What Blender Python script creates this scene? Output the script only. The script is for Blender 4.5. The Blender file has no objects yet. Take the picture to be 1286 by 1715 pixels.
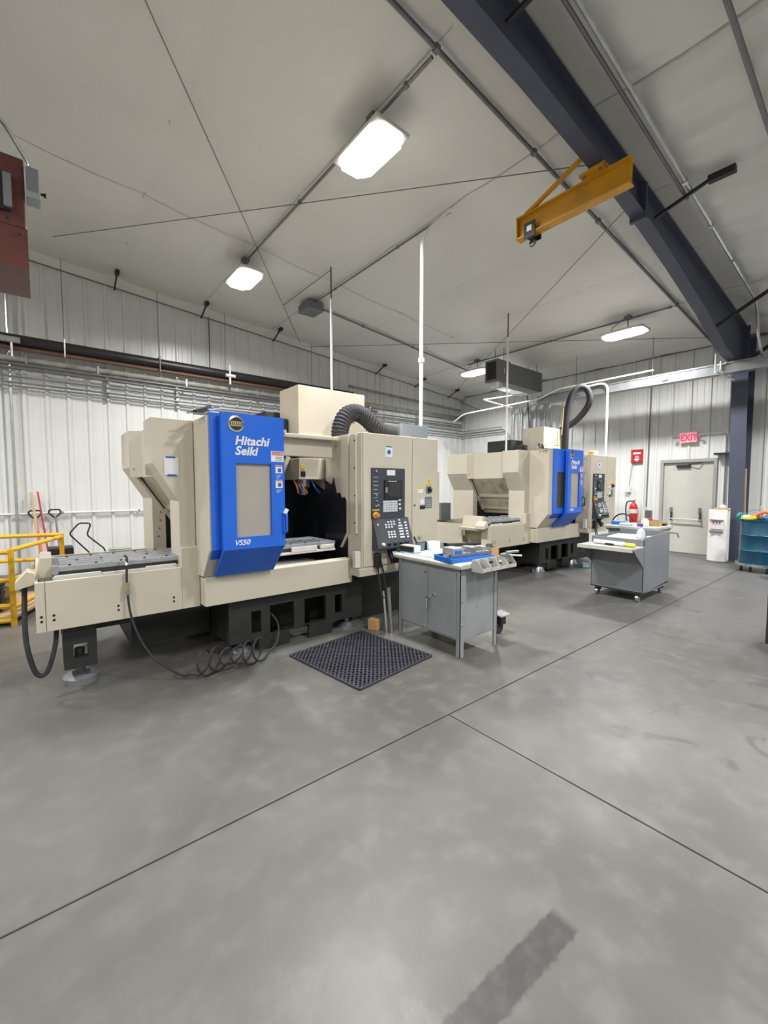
import bpy, bmesh, math, random
from mathutils import Vector, Matrix, noise
random.seed(7)
scn = bpy.context.scene
COL = scn.collection
R = math.radians

# ------------------------------------------------------------------ camera
cam_d = bpy.data.cameras.new('camera')
cam_d.sensor_fit = 'HORIZONTAL'; cam_d.sensor_width = 36.0
cam_d.lens = 36.0 * 708.0 / 1286.0
cam_d.clip_start = 0.02; cam_d.clip_end = 200
cam = bpy.data.objects.new('camera', cam_d)
cam.location = (0, 0, 1.5)
cam.rotation_euler = (R(90 - 3.45), 0, R(50.915 - 90))
COL.objects.link(cam); scn.camera = cam

# ------------------------------------------------------------------ world, exposure
w = bpy.data.worlds.new('world'); scn.world = w; w.use_nodes = True
w.node_tree.nodes['Background'].inputs[0].default_value = (0.6, 0.65, 0.7, 1)
w.node_tree.nodes['Background'].inputs[1].default_value = 0.3
vs = scn.view_settings
vs.view_transform = 'Standard'; vs.look = 'None'; vs.gamma = 1.0
vs.use_curve_mapping = False
vs.exposure = 0.0
LAMP = 175.0            # watts of each high-bay lamp

# ------------------------------------------------------------------ materials
MATS = {}
def mat(name, col, rough=0.5, metal=0.0, var=0.08, scale=6.0, bump=0.0, bscale=60.0, spec=0.5, coat=0.0,
        alpha=None, emit=None, dirt=None, trans=0.0):
    m = bpy.data.materials.new(name); m.use_nodes = True
    nt = m.node_tree; N = nt.nodes; L = nt.links
    b = N['Principled BSDF']
    b.inputs['Roughness'].default_value = rough; b.inputs['Metallic'].default_value = metal
    b.inputs['Specular IOR Level'].default_value = spec
    b.inputs['Coat Weight'].default_value = coat
    if trans: b.inputs['Transmission Weight'].default_value = trans
    if alpha is not None: b.inputs['Alpha'].default_value = alpha
    geo = N.new('ShaderNodeNewGeometry')
    nz = N.new('ShaderNodeTexNoise'); nz.inputs['Scale'].default_value = scale; nz.inputs['Detail'].default_value = 5
    L.new(geo.outputs['Position'], nz.inputs['Vector'])
    rmp = N.new('ShaderNodeMapRange')
    rmp.inputs['From Min'].default_value = 0.3; rmp.inputs['From Max'].default_value = 0.7
    rmp.inputs['To Min'].default_value = 1 - var; rmp.inputs['To Max'].default_value = 1 + var
    L.new(nz.outputs['Fac'], rmp.inputs['Value'])
    mul = N.new('ShaderNodeVectorMath'); mul.operation = 'SCALE'
    mul.inputs[0].default_value = col
    L.new(rmp.outputs['Result'], mul.inputs['Scale'])
    out = mul.outputs['Vector']
    if dirt:
        dcol, amount, dscale = dirt
        n2 = N.new('ShaderNodeTexNoise'); n2.inputs['Scale'].default_value = dscale; n2.inputs['Detail'].default_value = 8
        L.new(geo.outputs['Position'], n2.inputs['Vector'])
        r2 = N.new('ShaderNodeMapRange'); r2.inputs['From Min'].default_value = 0.52; r2.inputs['From Max'].default_value = 0.75
        r2.inputs['To Max'].default_value = amount
        L.new(n2.outputs['Fac'], r2.inputs['Value'])
        mx = N.new('ShaderNodeMix'); mx.data_type = 'RGBA'
        L.new(r2.outputs['Result'], mx.inputs['Factor']); L.new(out, mx.inputs['A'])
        mx.inputs['B'].default_value = (*dcol, 1); out = mx.outputs['Result']
    L.new(out, b.inputs['Base Color'])
    if bump:
        n3 = N.new('ShaderNodeTexNoise'); n3.inputs['Scale'].default_value = bscale; n3.inputs['Detail'].default_value = 4
        L.new(geo.outputs['Position'], n3.inputs['Vector'])
        bp = N.new('ShaderNodeBump'); bp.inputs['Strength'].default_value = bump; bp.inputs['Distance'].default_value = 0.02
        L.new(n3.outputs['Fac'], bp.inputs['Height']); L.new(bp.outputs['Normal'], b.inputs['Normal'])
    if emit:
        b.inputs['Emission Color'].default_value = (*emit[0], 1); b.inputs['Emission Strength'].default_value = emit[1]
    MATS[name] = m
    return m

M = MATS
mat('beige', (0.60, 0.55, 0.45), 0.38, var=0.03, scale=3, dirt=((0.42, 0.37, 0.26), 0.22, 2.2))
mat('beige_worn', (0.60, 0.55, 0.44), 0.45, var=0.04, scale=3, dirt=((0.38, 0.30, 0.14), 0.4, 3.0))
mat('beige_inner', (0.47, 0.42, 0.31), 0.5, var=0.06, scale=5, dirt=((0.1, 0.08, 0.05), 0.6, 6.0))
mat('blue', (0.020, 0.145, 0.73), 0.30, var=0.04, scale=4)
mat('cast_dark', (0.022, 0.024, 0.023), 0.55, var=0.2, scale=8, bump=0.1)
mat('black', (0.012, 0.012, 0.014), 0.5, var=0.1)
mat('black_gloss', (0.01, 0.01, 0.015), 0.15, var=0.1)
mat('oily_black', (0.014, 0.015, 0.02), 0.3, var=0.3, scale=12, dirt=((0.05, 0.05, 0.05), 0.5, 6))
mat('rubber', (0.028, 0.028, 0.032), 0.75, var=0.25, scale=20)
mat('mat_rubber', (0.040, 0.040, 0.052), 0.6, var=0.25, scale=15)
mat('steel', (0.42, 0.43, 0.45), 0.32, metal=0.9, var=0.12, scale=14)
mat('table_steel', (0.42, 0.43, 0.46), 0.4, metal=0.45, var=0.15, scale=18)
mat('chrome', (0.75, 0.75, 0.76), 0.15, metal=1.0, var=0.03)
mat('galv', (0.56, 0.58, 0.59), 0.30, metal=0.8, var=0.12, scale=9)
mat('tray_grey', (0.30, 0.315, 0.325), 0.35, metal=0.6, var=0.12)
mat('conduit_grey', (0.20, 0.20, 0.21), 0.45, metal=0.5, var=0.1)
mat('white_pipe', (0.78, 0.78, 0.76), 0.35, var=0.03)
mat('white', (0.82, 0.82, 0.80), 0.45, var=0.03)
mat('offwhite', (0.68, 0.67, 0.62), 0.45, var=0.04)
mat('paper', (0.80, 0.80, 0.84), 0.7, var=0.02)
mat('tape_blue', (0.02, 0.14, 0.45), 0.6, var=0.05)
mat('beam_blue', (0.068, 0.077, 0.112), 0.5, var=0.08, scale=3)
mat('brace_black', (0.015, 0.015, 0.018), 0.5, var=0.1)
mat('yellow', (0.62, 0.30, 0.012), 0.45, var=0.06, dirt=((0.25, 0.14, 0.03), 0.4, 5))
mat('rail_yellow', (0.72, 0.42, 0.01), 0.45, var=0.06, dirt=((0.20, 0.08, 0.02), 0.75, 9))
mat('brown_red', (0.10, 0.028, 0.022), 0.5, var=0.08)
mat('grey_box', (0.17, 0.18, 0.19), 0.5, var=0.06)
mat('cab_grey', (0.28, 0.30, 0.31), 0.4, var=0.05, scale=4, dirt=((0.12, 0.12, 0.12), 0.25, 3))
mat('cab_top', (0.50, 0.49, 0.45), 0.42, var=0.08, dirt=((0.25, 0.22, 0.18), 0.4, 8))
mat('cart_grey', (0.20, 0.21, 0.225), 0.38, var=0.05, scale=3)
mat('heater_grey', (0.16, 0.165, 0.16), 0.5, var=0.05)
mat('duct_box', (0.30, 0.33, 0.36), 0.45, metal=0.2, var=0.05)
mat('panel_dark', (0.045, 0.052, 0.068), 0.45, var=0.05)
mat('key_white', (0.70, 0.72, 0.74), 0.5, var=0.02)
mat('screen', (0.030, 0.036, 0.036), 0.15, var=0.02)
mat('orange', (0.75, 0.20, 0.02), 0.5, var=0.04)
mat('red', (0.55, 0.02, 0.015), 0.4, var=0.05)
mat('sign_red', (0.42, 0.02, 0.03), 0.5, var=0.03)
mat('drum_teal', (0.008, 0.068, 0.115), 0.33, var=0.08, dirt=((0.02, 0.04, 0.05), 0.5, 4))
mat('yellow_bright', (0.80, 0.58, 0.03), 0.5, var=0.04)
mat('cardboard', (0.50, 0.31, 0.14), 0.8, var=0.07)
mat('wood', (0.45, 0.30, 0.16), 0.7, var=0.15, scale=5)
mat('tan_wood', (0.62, 0.44, 0.27), 0.6, var=0.08)
mat('tool_orange', (0.70, 0.16, 0.05), 0.5, var=0.05)
mat('tool_red', (0.48, 0.03, 0.05), 0.5, var=0.05)
mat('tool_grey', (0.17, 0.17, 0.18), 0.5, var=0.05)
mat('light_blue', (0.42, 0.66, 0.78), 0.85, var=0.05, bump=0.3, bscale=120)
mat('vise_blue', (0.010, 0.16, 0.62), 0.4, var=0.06)
mat('door_paint', (0.55, 0.54, 0.49), 0.4, var=0.03)
mat('frame_grey', (0.36, 0.36, 0.34), 0.45, var=0.05)
mat('pipe_black', (0.022, 0.018, 0.018), 0.4, var=0.2)
mat('pipe_brown', (0.16, 0.075, 0.045), 0.55, var=0.2)
mat('pipe_grey', (0.30, 0.29, 0.26), 0.55, var=0.2, dirt=((0.12, 0.11, 0.09), 0.6, 4))
mat('gold', (0.55, 0.42, 0.2), 0.35, metal=0.6)
mat('plastic_clear', (0.70, 0.78, 0.85), 0.2, var=0.03, alpha=0.75)
mat('purple', (0.12, 0.06, 0.35), 0.5)
mat('lime', (0.62, 0.70, 0.08), 0.5)
mat('green', (0.02, 0.25, 0.2), 0.6)
mat('pane', (0.56, 0.52, 0.46), 0.28, var=0.03, scale=3, alpha=0.66)
mat('lamp', (0.9, 0.9, 0.9), 0.5, emit=((1.0, 0.985, 0.97), 7.0))
mat('exit_glow', (0.75, 0.02, 0.10), 0.5, emit=((1.0, 0.03, 0.14), 0.55))
mat('exit_face', (0.72, 0.42, 0.45), 0.5, emit=((1.0, 0.35, 0.42), 0.22))
mat('joint', (0.07, 0.065, 0.06), 0.9, var=0.3, scale=20)

def m_wall():
    m = mat('wall_panel', (0.74, 0.755, 0.735), 0.32, var=0.03, scale=1.2, dirt=((0.62, 0.62, 0.58), 0.3, 1.5))
    return m
m_wall()

def m_ceiling():
    m = bpy.data.materials.new('insulation'); m.use_nodes = True
    nt = m.node_tree; N = nt.nodes; L = nt.links; b = N['Principled BSDF']
    b.inputs['Roughness'].default_value = 0.42
    b.inputs['Specular IOR Level'].default_value = 0.45
    geo = N.new('ShaderNodeNewGeometry')
    nz = N.new('ShaderNodeTexNoise'); nz.inputs['Scale'].default_value = 0.7; nz.inputs['Detail'].default_value = 6
    L.new(geo.outputs['Position'], nz.inputs['Vector'])
    cr = N.new('ShaderNodeValToRGB')
    cr.color_ramp.elements[0].position = 0.3; cr.color_ramp.elements[0].color = (0.68, 0.67, 0.625, 1)
    cr.color_ramp.elements[1].position = 0.7; cr.color_ramp.elements[1].color = (0.76, 0.75, 0.70, 1)
    L.new(nz.outputs['Fac'], cr.inputs['Fac']); L.new(cr.outputs['Color'], b.inputs['Base Color'])
    mp = N.new('ShaderNodeMapping'); mp.inputs['Scale'].default_value = (9, 2.2, 9)
    L.new(geo.outputs['Position'], mp.inputs['Vector'])
    n2 = N.new('ShaderNodeTexNoise'); n2.inputs['Scale'].default_value = 1.0; n2.inputs['Detail'].default_value = 4
    n2.inputs['Distortion'].default_value = 0.8
    L.new(mp.outputs['Vector'], n2.inputs['Vector'])
    bp = N.new('ShaderNodeBump'); bp.inputs['Strength'].default_value = 0.22; bp.inputs['Distance'].default_value = 0.03
    L.new(n2.outputs['Fac'], bp.inputs['Height']); L.new(bp.outputs['Normal'], b.inputs['Normal'])
    MATS['insulation'] = m
m_ceiling()

def m_floor():
    m = bpy.data.materials.new('concrete'); m.use_nodes = True
    nt = m.node_tree; N = nt.nodes; L = nt.links; b = N['Principled BSDF']
    geo = N.new('ShaderNodeNewGeometry')
    def nse(scale, det=6, dist=0.0):
        n = N.new('ShaderNodeTexNoise'); n.inputs['Scale'].default_value = scale; n.inputs['Detail'].default_value = det
        n.inputs['Distortion'].default_value = dist
        L.new(geo.outputs['Position'], n.inputs['Vector']); return n.outputs['Fac']
    def mr(v, a, b_, c, d):
        n = N.new('ShaderNodeMapRange'); n.interpolation_type = 'SMOOTHSTEP'
        n.inputs['From Min'].default_value = a; n.inputs['From Max'].default_value = b_
        n.inputs['To Min'].default_value = c; n.inputs['To Max'].default_value = d
        L.new(v, n.inputs['Value']); return n.outputs['Result']
    def math_(op, a, b_):
        n = N.new('ShaderNodeMath'); n.operation = op
        for i, x in enumerate((a, b_)):
            if isinstance(x, (int, float)): n.inputs[i].default_value = x
            else: L.new(x, n.inputs[i])
        return n.outputs[0]
    def mixc(fac, a, bcol):
        n = N.new('ShaderNodeMix'); n.data_type = 'RGBA'; L.new(fac, n.inputs['Factor'])
        if isinstance(a, tuple): n.inputs['A'].default_value = (*a, 1)
        else: L.new(a, n.inputs['A'])
        n.inputs['B'].default_value = (*bcol, 1); return n.outputs['Result']
    big = mr(nse(0.55, 8, 0.6), 0.32, 0.68, 0, 1)
    c = mixc(big, (0.090, 0.088, 0.078), (0.155, 0.152, 0.139))
    fine = mr(nse(7, 8), 0.45, 0.75, 0, 0.35)
    c = mixc(fine, c, (0.200, 0.196, 0.182))
    spots = mr(nse(2.3, 10, 0.4), 0.55, 0.78, 0, 0.40)
    c = mixc(spots, c, (0.125, 0.12, 0.11))
    # grimy area around the far machine and aisle
    sep = N.new('ShaderNodeSeparateXYZ'); L.new(geo.outputs['Position'], sep.inputs[0])
    far = mr(math_('ADD', sep.outputs['X'], math_('MULTIPLY', nse(0.9, 6), 3.0)), 4.8, 8.6, 0, 0.62)
    c = mixc(far, c, (0.115, 0.115, 0.118))
    # dark foot traffic smudges
    sm = mr(nse(3.4, 10, 1.2), 0.60, 0.68, 0, 1)
    win = math_('MULTIPLY', mr(sep.outputs['X'], 2.3, 3.0, 0, 1), mr(sep.outputs['Y'], 2.4, 1.6, 0, 1))
    c = mixc(math_('MULTIPLY', math_('MULTIPLY', sm, win), 0.6), c, (0.07, 0.07, 0.075))
    # tyre scuff: a band from (1.36,0.67) to (0.84,0.70)
    mp = N.new('ShaderNodeMapping'); mp.vector_type = 'TEXTURE'
    mp.inputs['Location'].default_value = (1.0, 0.69, 0); mp.inputs['Rotation'].default_value = (0, 0, R(-2.5))
    L.new(geo.outputs['Position'], mp.inputs['Vector'])
    s2 = N.new('ShaderNodeSeparateXYZ'); L.new(mp.outputs['Vector'], s2.inputs[0])
    ay = N.new('ShaderNodeMath'); ay.operation = 'ABSOLUTE'; L.new(s2.outputs['Y'], ay.inputs[0])
    jag = math_('ADD', ay.outputs[0], math_('MULTIPLY', math_('SUBTRACT', nse(30, 4), 0.5), 0.03))
    band = math_('MULTIPLY', mr(jag, 0.042, 0.056, 1, 0), mr(s2.outputs['X'], 0.33, 0.38, 1, 0))
    band = math_('MULTIPLY', band, mr(s2.outputs['X'], -0.8, -0.1, 0.0, 0.8))
    band = math_('MULTIPLY', band, mr(nse(14, 6), 0.3, 0.6, 0.6, 1.0))
    c = mixc(band, c, (0.035, 0.035, 0.037))
    L.new(c, b.inputs['Base Color'])
    rg = mr(nse(1.6, 8, 0.5), 0.3, 0.7, 0.36, 0.50)
    L.new(rg, b.inputs['Roughness'])
    b.inputs['Specular IOR Level'].default_value = 0.4
    bp = N.new('ShaderNodeBump'); bp.inputs['Strength'].default_value = 0.05; bp.inputs['Distance'].default_value = 0.01
    L.new(nse(40, 6), bp.inputs['Height']); L.new(bp.outputs['Normal'], b.inputs['Normal'])
    MATS['concrete'] = m
m_floor()

# ------------------------------------------------------------------ mesh helpers
WL = {}
XF = [None]                      # optional point transform (machine-local -> world)
def xf(p):
    p = Vector(p)
    return XF[0](p) if XF[0] else p

class MB:
    def __init__(s): s.v = []; s.f = []
    def add(s, vs, fs):
        o = len(s.v); s.v += [tuple(v) for v in vs]; s.f += [[i + o for i in f] for f in fs]; return s
    def box(s, x0, x1, y0, y1, z0, z1):
        v = [(x, y, z) for x in (x0, x1) for y in (y0, y1) for z in (z0, z1)]
        return s.add(v, [(0, 1, 3, 2), (4, 6, 7, 5), (0, 4, 5, 1), (2, 3, 7, 6), (0, 2, 6, 4), (1, 5, 7, 3)])
    def obox(s, c, size, rz=0, rx=0, ry=0):
        m = Matrix.Rotation(rz, 3, 'Z') @ Matrix.Rotation(ry, 3, 'Y') @ Matrix.Rotation(rx, 3, 'X'); c = Vector(c)
        v = [c + m @ Vector((x * size[0] / 2, y * size[1] / 2, z * size[2] / 2)) for x in (-1, 1) for y in (-1, 1) for z in (-1, 1)]
        return s.add(v, [(0, 1, 3, 2), (4, 6, 7, 5), (0, 4, 5, 1), (2, 3, 7, 6), (0, 2, 6, 4), (1, 5, 7, 3)])
    def prism(s, poly, axis, lo, hi):
        def P(a, b, t): return {'x': (t, a, b), 'y': (a, t, b), 'z': (a, b, t)}[axis]
        n = len(poly)
        v = [P(a, b, lo) for a, b in poly] + [P(a, b, hi) for a, b in poly]
        f = [list(range(n)), list(range(n, 2 * n))] + [[i, (i + 1) % n, n + (i + 1) % n, n + i] for i in range(n)]
        return s.add(v, f)
    def hexa(s, a, b):            # two quads (4 points each) joined
        return s.add(list(a) + list(b), [(0, 1, 2, 3), (4, 5, 6, 7), (0, 1, 5, 4), (1, 2, 6, 5), (2, 3, 7, 6), (3, 0, 4, 7)])
    def tube(s, pts, r, n=8, rad=None, close=False):
        P = [Vector(p) for p in pts]; rings = []
        t = (P[1] - P[0]).normalized()
        u = t.orthogonal().normalized()
        for i, p in enumerate(P):
            if i == 0: d = P[1] - P[0]
            elif i == len(P) - 1: d = P[-1] - P[-2]
            else: d = (P[i + 1] - p).normalized() + (p - P[i - 1]).normalized()
            d.normalize()
            u = (u - d * u.dot(d)).normalized(); w_ = d.cross(u)
            rr = rad[i] if rad else r
            rings.append([p + (u * math.cos(2 * math.pi * k / n) + w_ * math.sin(2 * math.pi * k / n)) * rr for k in range(n)])
        v = [q for rg in rings for q in rg]; f = []
        for i in range(len(P) - 1):
            for k in range(n):
                f.append((i * n + k, i * n + (k + 1) % n, (i + 1) * n + (k + 1) % n, (i + 1) * n + k))
        f += [list(range(n)), list(range((len(P) - 1) * n, len(P) * n))]
        return s.add(v, f)
    def lathe(s, prof, c=(0, 0, 0), n=16, axis='z', sy=1.0):
        c = Vector(c); v = []; f = []
        for r, z in prof:
            for k in range(n):
                a = 2 * math.pi * k / n
                q = (r * math.cos(a), r * math.sin(a) * sy, z)
                if axis == 'x': q = (q[2], q[0], q[1])
                if axis == 'y': q = (q[0], q[2], q[1])
                v.append(c + Vector(q))
        m = len(prof)
        for i in range(m - 1):
            for k in range(n): f.append((i * n + k, i * n + (k + 1) % n, (i + 1) * n + (k + 1) % n, (i + 1) * n + k))
        f += [list(range(n)), list(range((m - 1) * n, m * n))]
        return s.add(v, f)
    def cyl(s, c, r, h, axis='z', n=14): return s.lathe([(r, 0), (r, h)], c, n, axis)
    def build(s, name, material, parent=None, smooth=False, bevel=0.0, label=None, kind=None):
        vs = [xf(p) for p in s.v]
        if parent is not None: o_ = WL[parent]
        else:
            lo = [min(p[i] for p in vs) for i in range(3)]; hi = [max(p[i] for p in vs) for i in range(3)]
            o_ = Vector(((lo[0] + hi[0]) / 2, (lo[1] + hi[1]) / 2, lo[2]))
        me = bpy.data.meshes.new(name)
        me.from_pydata([tuple(p - o_) for p in vs], [], s.f)
        bm = bmesh.new(); bm.from_mesh(me); bmesh.ops.recalc_face_normals(bm, faces=bm.faces); bm.to_mesh(me); bm.free()
        if smooth:
            me.shade_smooth(); me.set_sharp_from_angle(angle=R(38))
        me.materials.append(MATS[material] if isinstance(material, str) else material)
        o = bpy.data.objects.new(name, me); COL.objects.link(o)
        if parent is not None: o.parent = parent; WL[o] = o_.copy()
        else: o.location = o_; WL[o] = o_.copy()
        if bevel:
            bv = o.modifiers.new('bevel', 'BEVEL'); bv.width = bevel; bv.segments = 2; bv.limit_method = 'ANGLE'; bv.angle_limit = R(40)
        if label: o['label'] = label
        if kind: o['kind'] = kind
        return o

def tag(o, label, cat=None, group=None, kind=None):
    o['label'] = label
    if cat: o['category'] = cat
    if group: o['group'] = group
    if kind: o['kind'] = kind
    return o
def thing(name, label, cat, loc, group=None):
    o = bpy.data.objects.new(name, None); COL.objects.link(o)
    l = xf(loc); o.location = l; WL[o] = l.copy(); o.empty_display_size = 0.1
    return tag(o, label, cat, group)
def bx(name, material, parent, *a, bevel=0.0, **k):
    return MB().box(*a).build(name, material, parent, bevel=bevel, **k)
def arc(c, r, a0, a1, n, plane):
    out = []
    for i in range(n + 1):
        a = a0 + (a1 - a0) * i / n; x, y = r * math.cos(a), r * math.sin(a)
        out.append(Vector(c) + Vector({'xz': (x, 0, y), 'yz': (0, x, y), 'xy': (x, y, 0)}[plane]))
    return out
def rounded(pts, r=0.12, n=5):
    """polyline with rounded corners"""
    P = [Vector(p) for p in pts]; out = [P[0]]
    for i in range(1, len(P) - 1):
        a, b, c = P[i - 1], P[i], P[i + 1]
        d1 = (a - b); d2 = (c - b); rr = min(r, d1.length * 0.45, d2.length * 0.45)
        p0 = b + d1.normalized() * rr; p1 = b + d2.normalized() * rr
        for k in range(n + 1):
            t = k / n; out.append(p0 * (1 - t) ** 2 + b * 2 * t * (1 - t) + p1 * t * t)
    out.append(P[-1]); return out
def spline(pts, n=8):
    P = [Vector(p) for p in pts]; P = [P[0] * 2 - P[1]] + P + [P[-1] * 2 - P[-2]]; out = []
    for i in range(1, len(P) - 2):
        a, b, c, d = P[i - 1:i + 3]
        for k in range(n):
            t = k / n
            out.append(0.5 * ((2 * b) + (c - a) * t + (2 * a - 5 * b + 4 * c - d) * t * t + (3 * b - a - 3 * c + d) * t ** 3))
    out.append(P[-2]); return out
def text(name, body, material, parent, loc, size, facing='-y', shear=0.0, bold=0.0, depth=0.0015, align='LEFT', sx=1.0, spacing=1.0):
    cu = bpy.data.curves.new(name, 'FONT'); cu.body = body; cu.size = 1.0; cu.shear = shear; cu.offset = bold
    cu.extrude = depth / size; cu.align_x = align; cu.space_character = spacing; cu.resolution_u = 3; cu.space_line = 0.8
    tmp = bpy.data.objects.new('tmp_text', cu); COL.objects.link(tmp)
    bpy.context.view_layer.update()
    me = bpy.data.meshes.new_from_object(tmp.evaluated_get(bpy.context.evaluated_depsgraph_get()))
    bpy.data.objects.remove(tmp); bpy.data.curves.remove(cu)
    rot = {'-y': Matrix.Rotation(R(90), 4, 'X'), '-x': Matrix.Rotation(R(-90), 4, 'Z') @ Matrix.Rotation(R(90), 4, 'X')}[facing]
    m = rot @ Matrix.Diagonal((size * sx, size, size, 1))
    k = XF_SCALE[0]
    me.transform(Matrix.Translation(xf(loc) - WL[parent]) @ Matrix.Scale(k, 4) @ m)
    me.name = name; me.materials.clear(); me.materials.append(MATS[material])
    o = bpy.data.objects.new(name, me); COL.objects.link(o); o.parent = parent; WL[o] = WL[parent].copy()
    return o
XF_SCALE = [1.0]

# ------------------------------------------------------------------ building shell
XD, YW = 11.2, 9.56
X0, Y0 = -8.0, -9.0
def cz(x): return 4.53 + 0.086 * (XD - x)

fl = MB().box(X0 - .2, XD + .2, Y0 - .2, YW + .2, -0.2, -0.012).build('floor', 'joint'); fl['kind'] = 'structure'
g = 0.0045
def slab(x0, x1, y0, y1):
    m = MB().box(x0 + g, x1 - g, y0 + g, y1 - g, -0.011, 0.0)
    return m.build('slab', 'concrete', fl, bevel=0.004)
slab(X0, XD, 1.83, YW)
xs = [X0, -6.38, -3.57, -0.77, 2.035, 4.85, 7.66, XD]; ys = [Y0, -6.6, -3.8, -1.0, 1.83]
for i in range(len(xs) - 1):
    for j in range(len(ys) - 1): slab(xs[i], xs[i + 1], ys[j], ys[j + 1])

def rib_profile(w_):
    pts = [(0, 0)]
    k = max(1, round(w_ / 0.305)); st = w_ / k
    for i in range(k):
        c = st * (i + 0.5)
        pts += [(c - st * .33, 0), (c - st * .31, .004), (c - st * .29, 0),
                (c - .036, 0), (c - .016, .030), (c + .016, .030), (c + .036, 0),
                (c + st * .29, 0), (c + st * .31, .004), (c + st * .33, 0)]
    pts.append((w_, 0)); return pts
def panel(parent, axis, a0, a1, z0, ztop, plane, sgn):
    """one ribbed steel sheet; axis 'x' runs along X at y=plane, 'y' along Y at x=plane; ribs point sgn"""
    pr = rib_profile(a1 - a0); v = []; f = []
    for s_, d in pr:
        a = a0 + s_ + 0.0008; q = plane + sgn * d
        for z in (z0, ztop(a)):
            v.append((a, q, z) if axis == 'x' else (q, a, z))
    n = len(pr)
    for i in range(n - 1): f.append((2 * i, 2 * i + 2, 2 * i + 3, 2 * i + 1))
    return MB().add(v, f).build('wall_panel', 'wall_panel', parent)
wl = bx('wall_left', 'wall_panel', None, X0, XD + .2, YW + .01, YW + .2, 0, 6.3); wl['kind'] = 'structure'
x = -1.83
while x < XD - .01:
    x1 = min(x + .915, XD); panel(wl, 'x', x, x1, 0, lambda a: cz(a) - .10, YW, -1); x = x1
wr = MB().box(XD + .01, XD + .2, 3.58, YW, 0, 4.9).box(XD + .01, XD + .2, Y0, 2.55, 0, 4.9).box(XD + .01, XD + .2, 2.55, 3.58, 2.10, 4.9).build('wall_right', 'wall_panel')
wr['kind'] = 'structure'
brk = [YW]
while brk[-1] - .915 > 3.7: brk.append(brk[-1] - .915)
brk.append(3.585)
for a, b in zip(brk[1:], brk[:-1]): panel(wr, 'y', a, b, 0, lambda q: 4.5, XD, -1)
panel(wr, 'y', 2.545, 3.585, 2.11, lambda q: 4.5, XD, -1)
y = 2.545
while y > -2.2:
    panel(wr, 'y', y - .915, y, 0, lambda q: 4.5, XD, -1); y -= .915
wb = bx('wall_back', 'wall_panel', None, X0 - .2, X0, Y0, YW, 0, 6.4); wb['kind'] = 'structure'
wf = bx('wall_front', 'wall_panel', None, X0 - .2, XD + .2, Y0 - .2, Y0, 0, 6.4); wf['kind'] = 'structure'

# insulated ceiling: facing sags between the purlins, seams run along the slope
v = []; f = []
nx, ny = 400, 190
def cz_s(x_, y_):
    p = (x_ - 1.22) / 1.525; t = abs(math.sin(math.pi * p))
    right = max(0.0, min(1.0, (1.95 - y_) / 0.25))
    t2 = abs(math.sin(2 * math.pi * p))
    sag = (0.045 + 0.045 * right) * t ** 0.4 + 0.03 * right * t2 ** 0.4
    s = (y_ - 2.1) / 1.49; c_ = abs(math.sin(math.pi * s))
    sag += 0.035 * c_ ** 0.45 * (1 - .6 * right)
    if abs(y_ - 2.125) < .35: sag *= .25 + .75 * (abs(y_ - 2.125) / .35) ** 2
    sag += 0.012 * noise.noise(Vector((x_ * 1.1, y_ * 1.1, 3))) + (0.004 + 0.040 * right) * noise.noise(Vector((x_ * 5.0, y_ * 1.1, 7)))
    return cz(x_) - sag + .02
for i in range(nx + 1):
    for j in range(ny + 1):
        X_ = X0 + (XD + .05 - X0) * i / nx; Y_ = Y0 + (YW + .05 - Y0) * j / ny
        v.append((X_, Y_, cz_s(X_, Y_)))
for i in range(nx):
    for j in range(ny):
        a = i * (ny + 1) + j; f.append((a, a + 1, a + ny + 2, a + ny + 1))
ce = MB().add(v, f).build('ceiling', 'insulation', smooth=True); ce['kind'] = 'structure'
mat('seam_crease_shade', (0.50, 0.49, 0.455), 0.5, var=0.15, scale=8)  # darker than the facing: shade of seams and creases put into the colour
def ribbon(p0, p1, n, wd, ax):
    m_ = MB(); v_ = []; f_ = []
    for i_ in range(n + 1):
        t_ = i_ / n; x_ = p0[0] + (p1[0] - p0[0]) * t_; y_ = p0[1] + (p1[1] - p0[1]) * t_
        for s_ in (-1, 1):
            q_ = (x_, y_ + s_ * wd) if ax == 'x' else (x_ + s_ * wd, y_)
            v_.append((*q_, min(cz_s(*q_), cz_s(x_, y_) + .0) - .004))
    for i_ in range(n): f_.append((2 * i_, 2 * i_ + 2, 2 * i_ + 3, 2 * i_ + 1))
    return m_.add(v_, f_).build('ceiling_seam_shade', 'seam_crease_shade', ce)
for k in range(-6, 5): ribbon((X0, 2.1 + 1.49 * k), (XD, 2.1 + 1.49 * k), 400, .006, 'x') if k else None  # seam lines along the slope, with their shade painted in
for k in range(-6, 7): ribbon((1.22 + 1.525 * k, Y0), (1.22 + 1.525 * k, YW), 190, .008, 'y')  # purlin creases: dark strips painted in as fold shade
rf = MB().prism([(X0 - .2, cz(X0) + .05), (XD + .2, cz(XD) + .03), (XD + .2, cz(XD) + .3), (X0 - .2, cz(X0) + .35)], 'y', Y0 - .2, YW + .2).build('trim_roof_deck', 'insulation'); rf['kind'] = 'structure'

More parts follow.
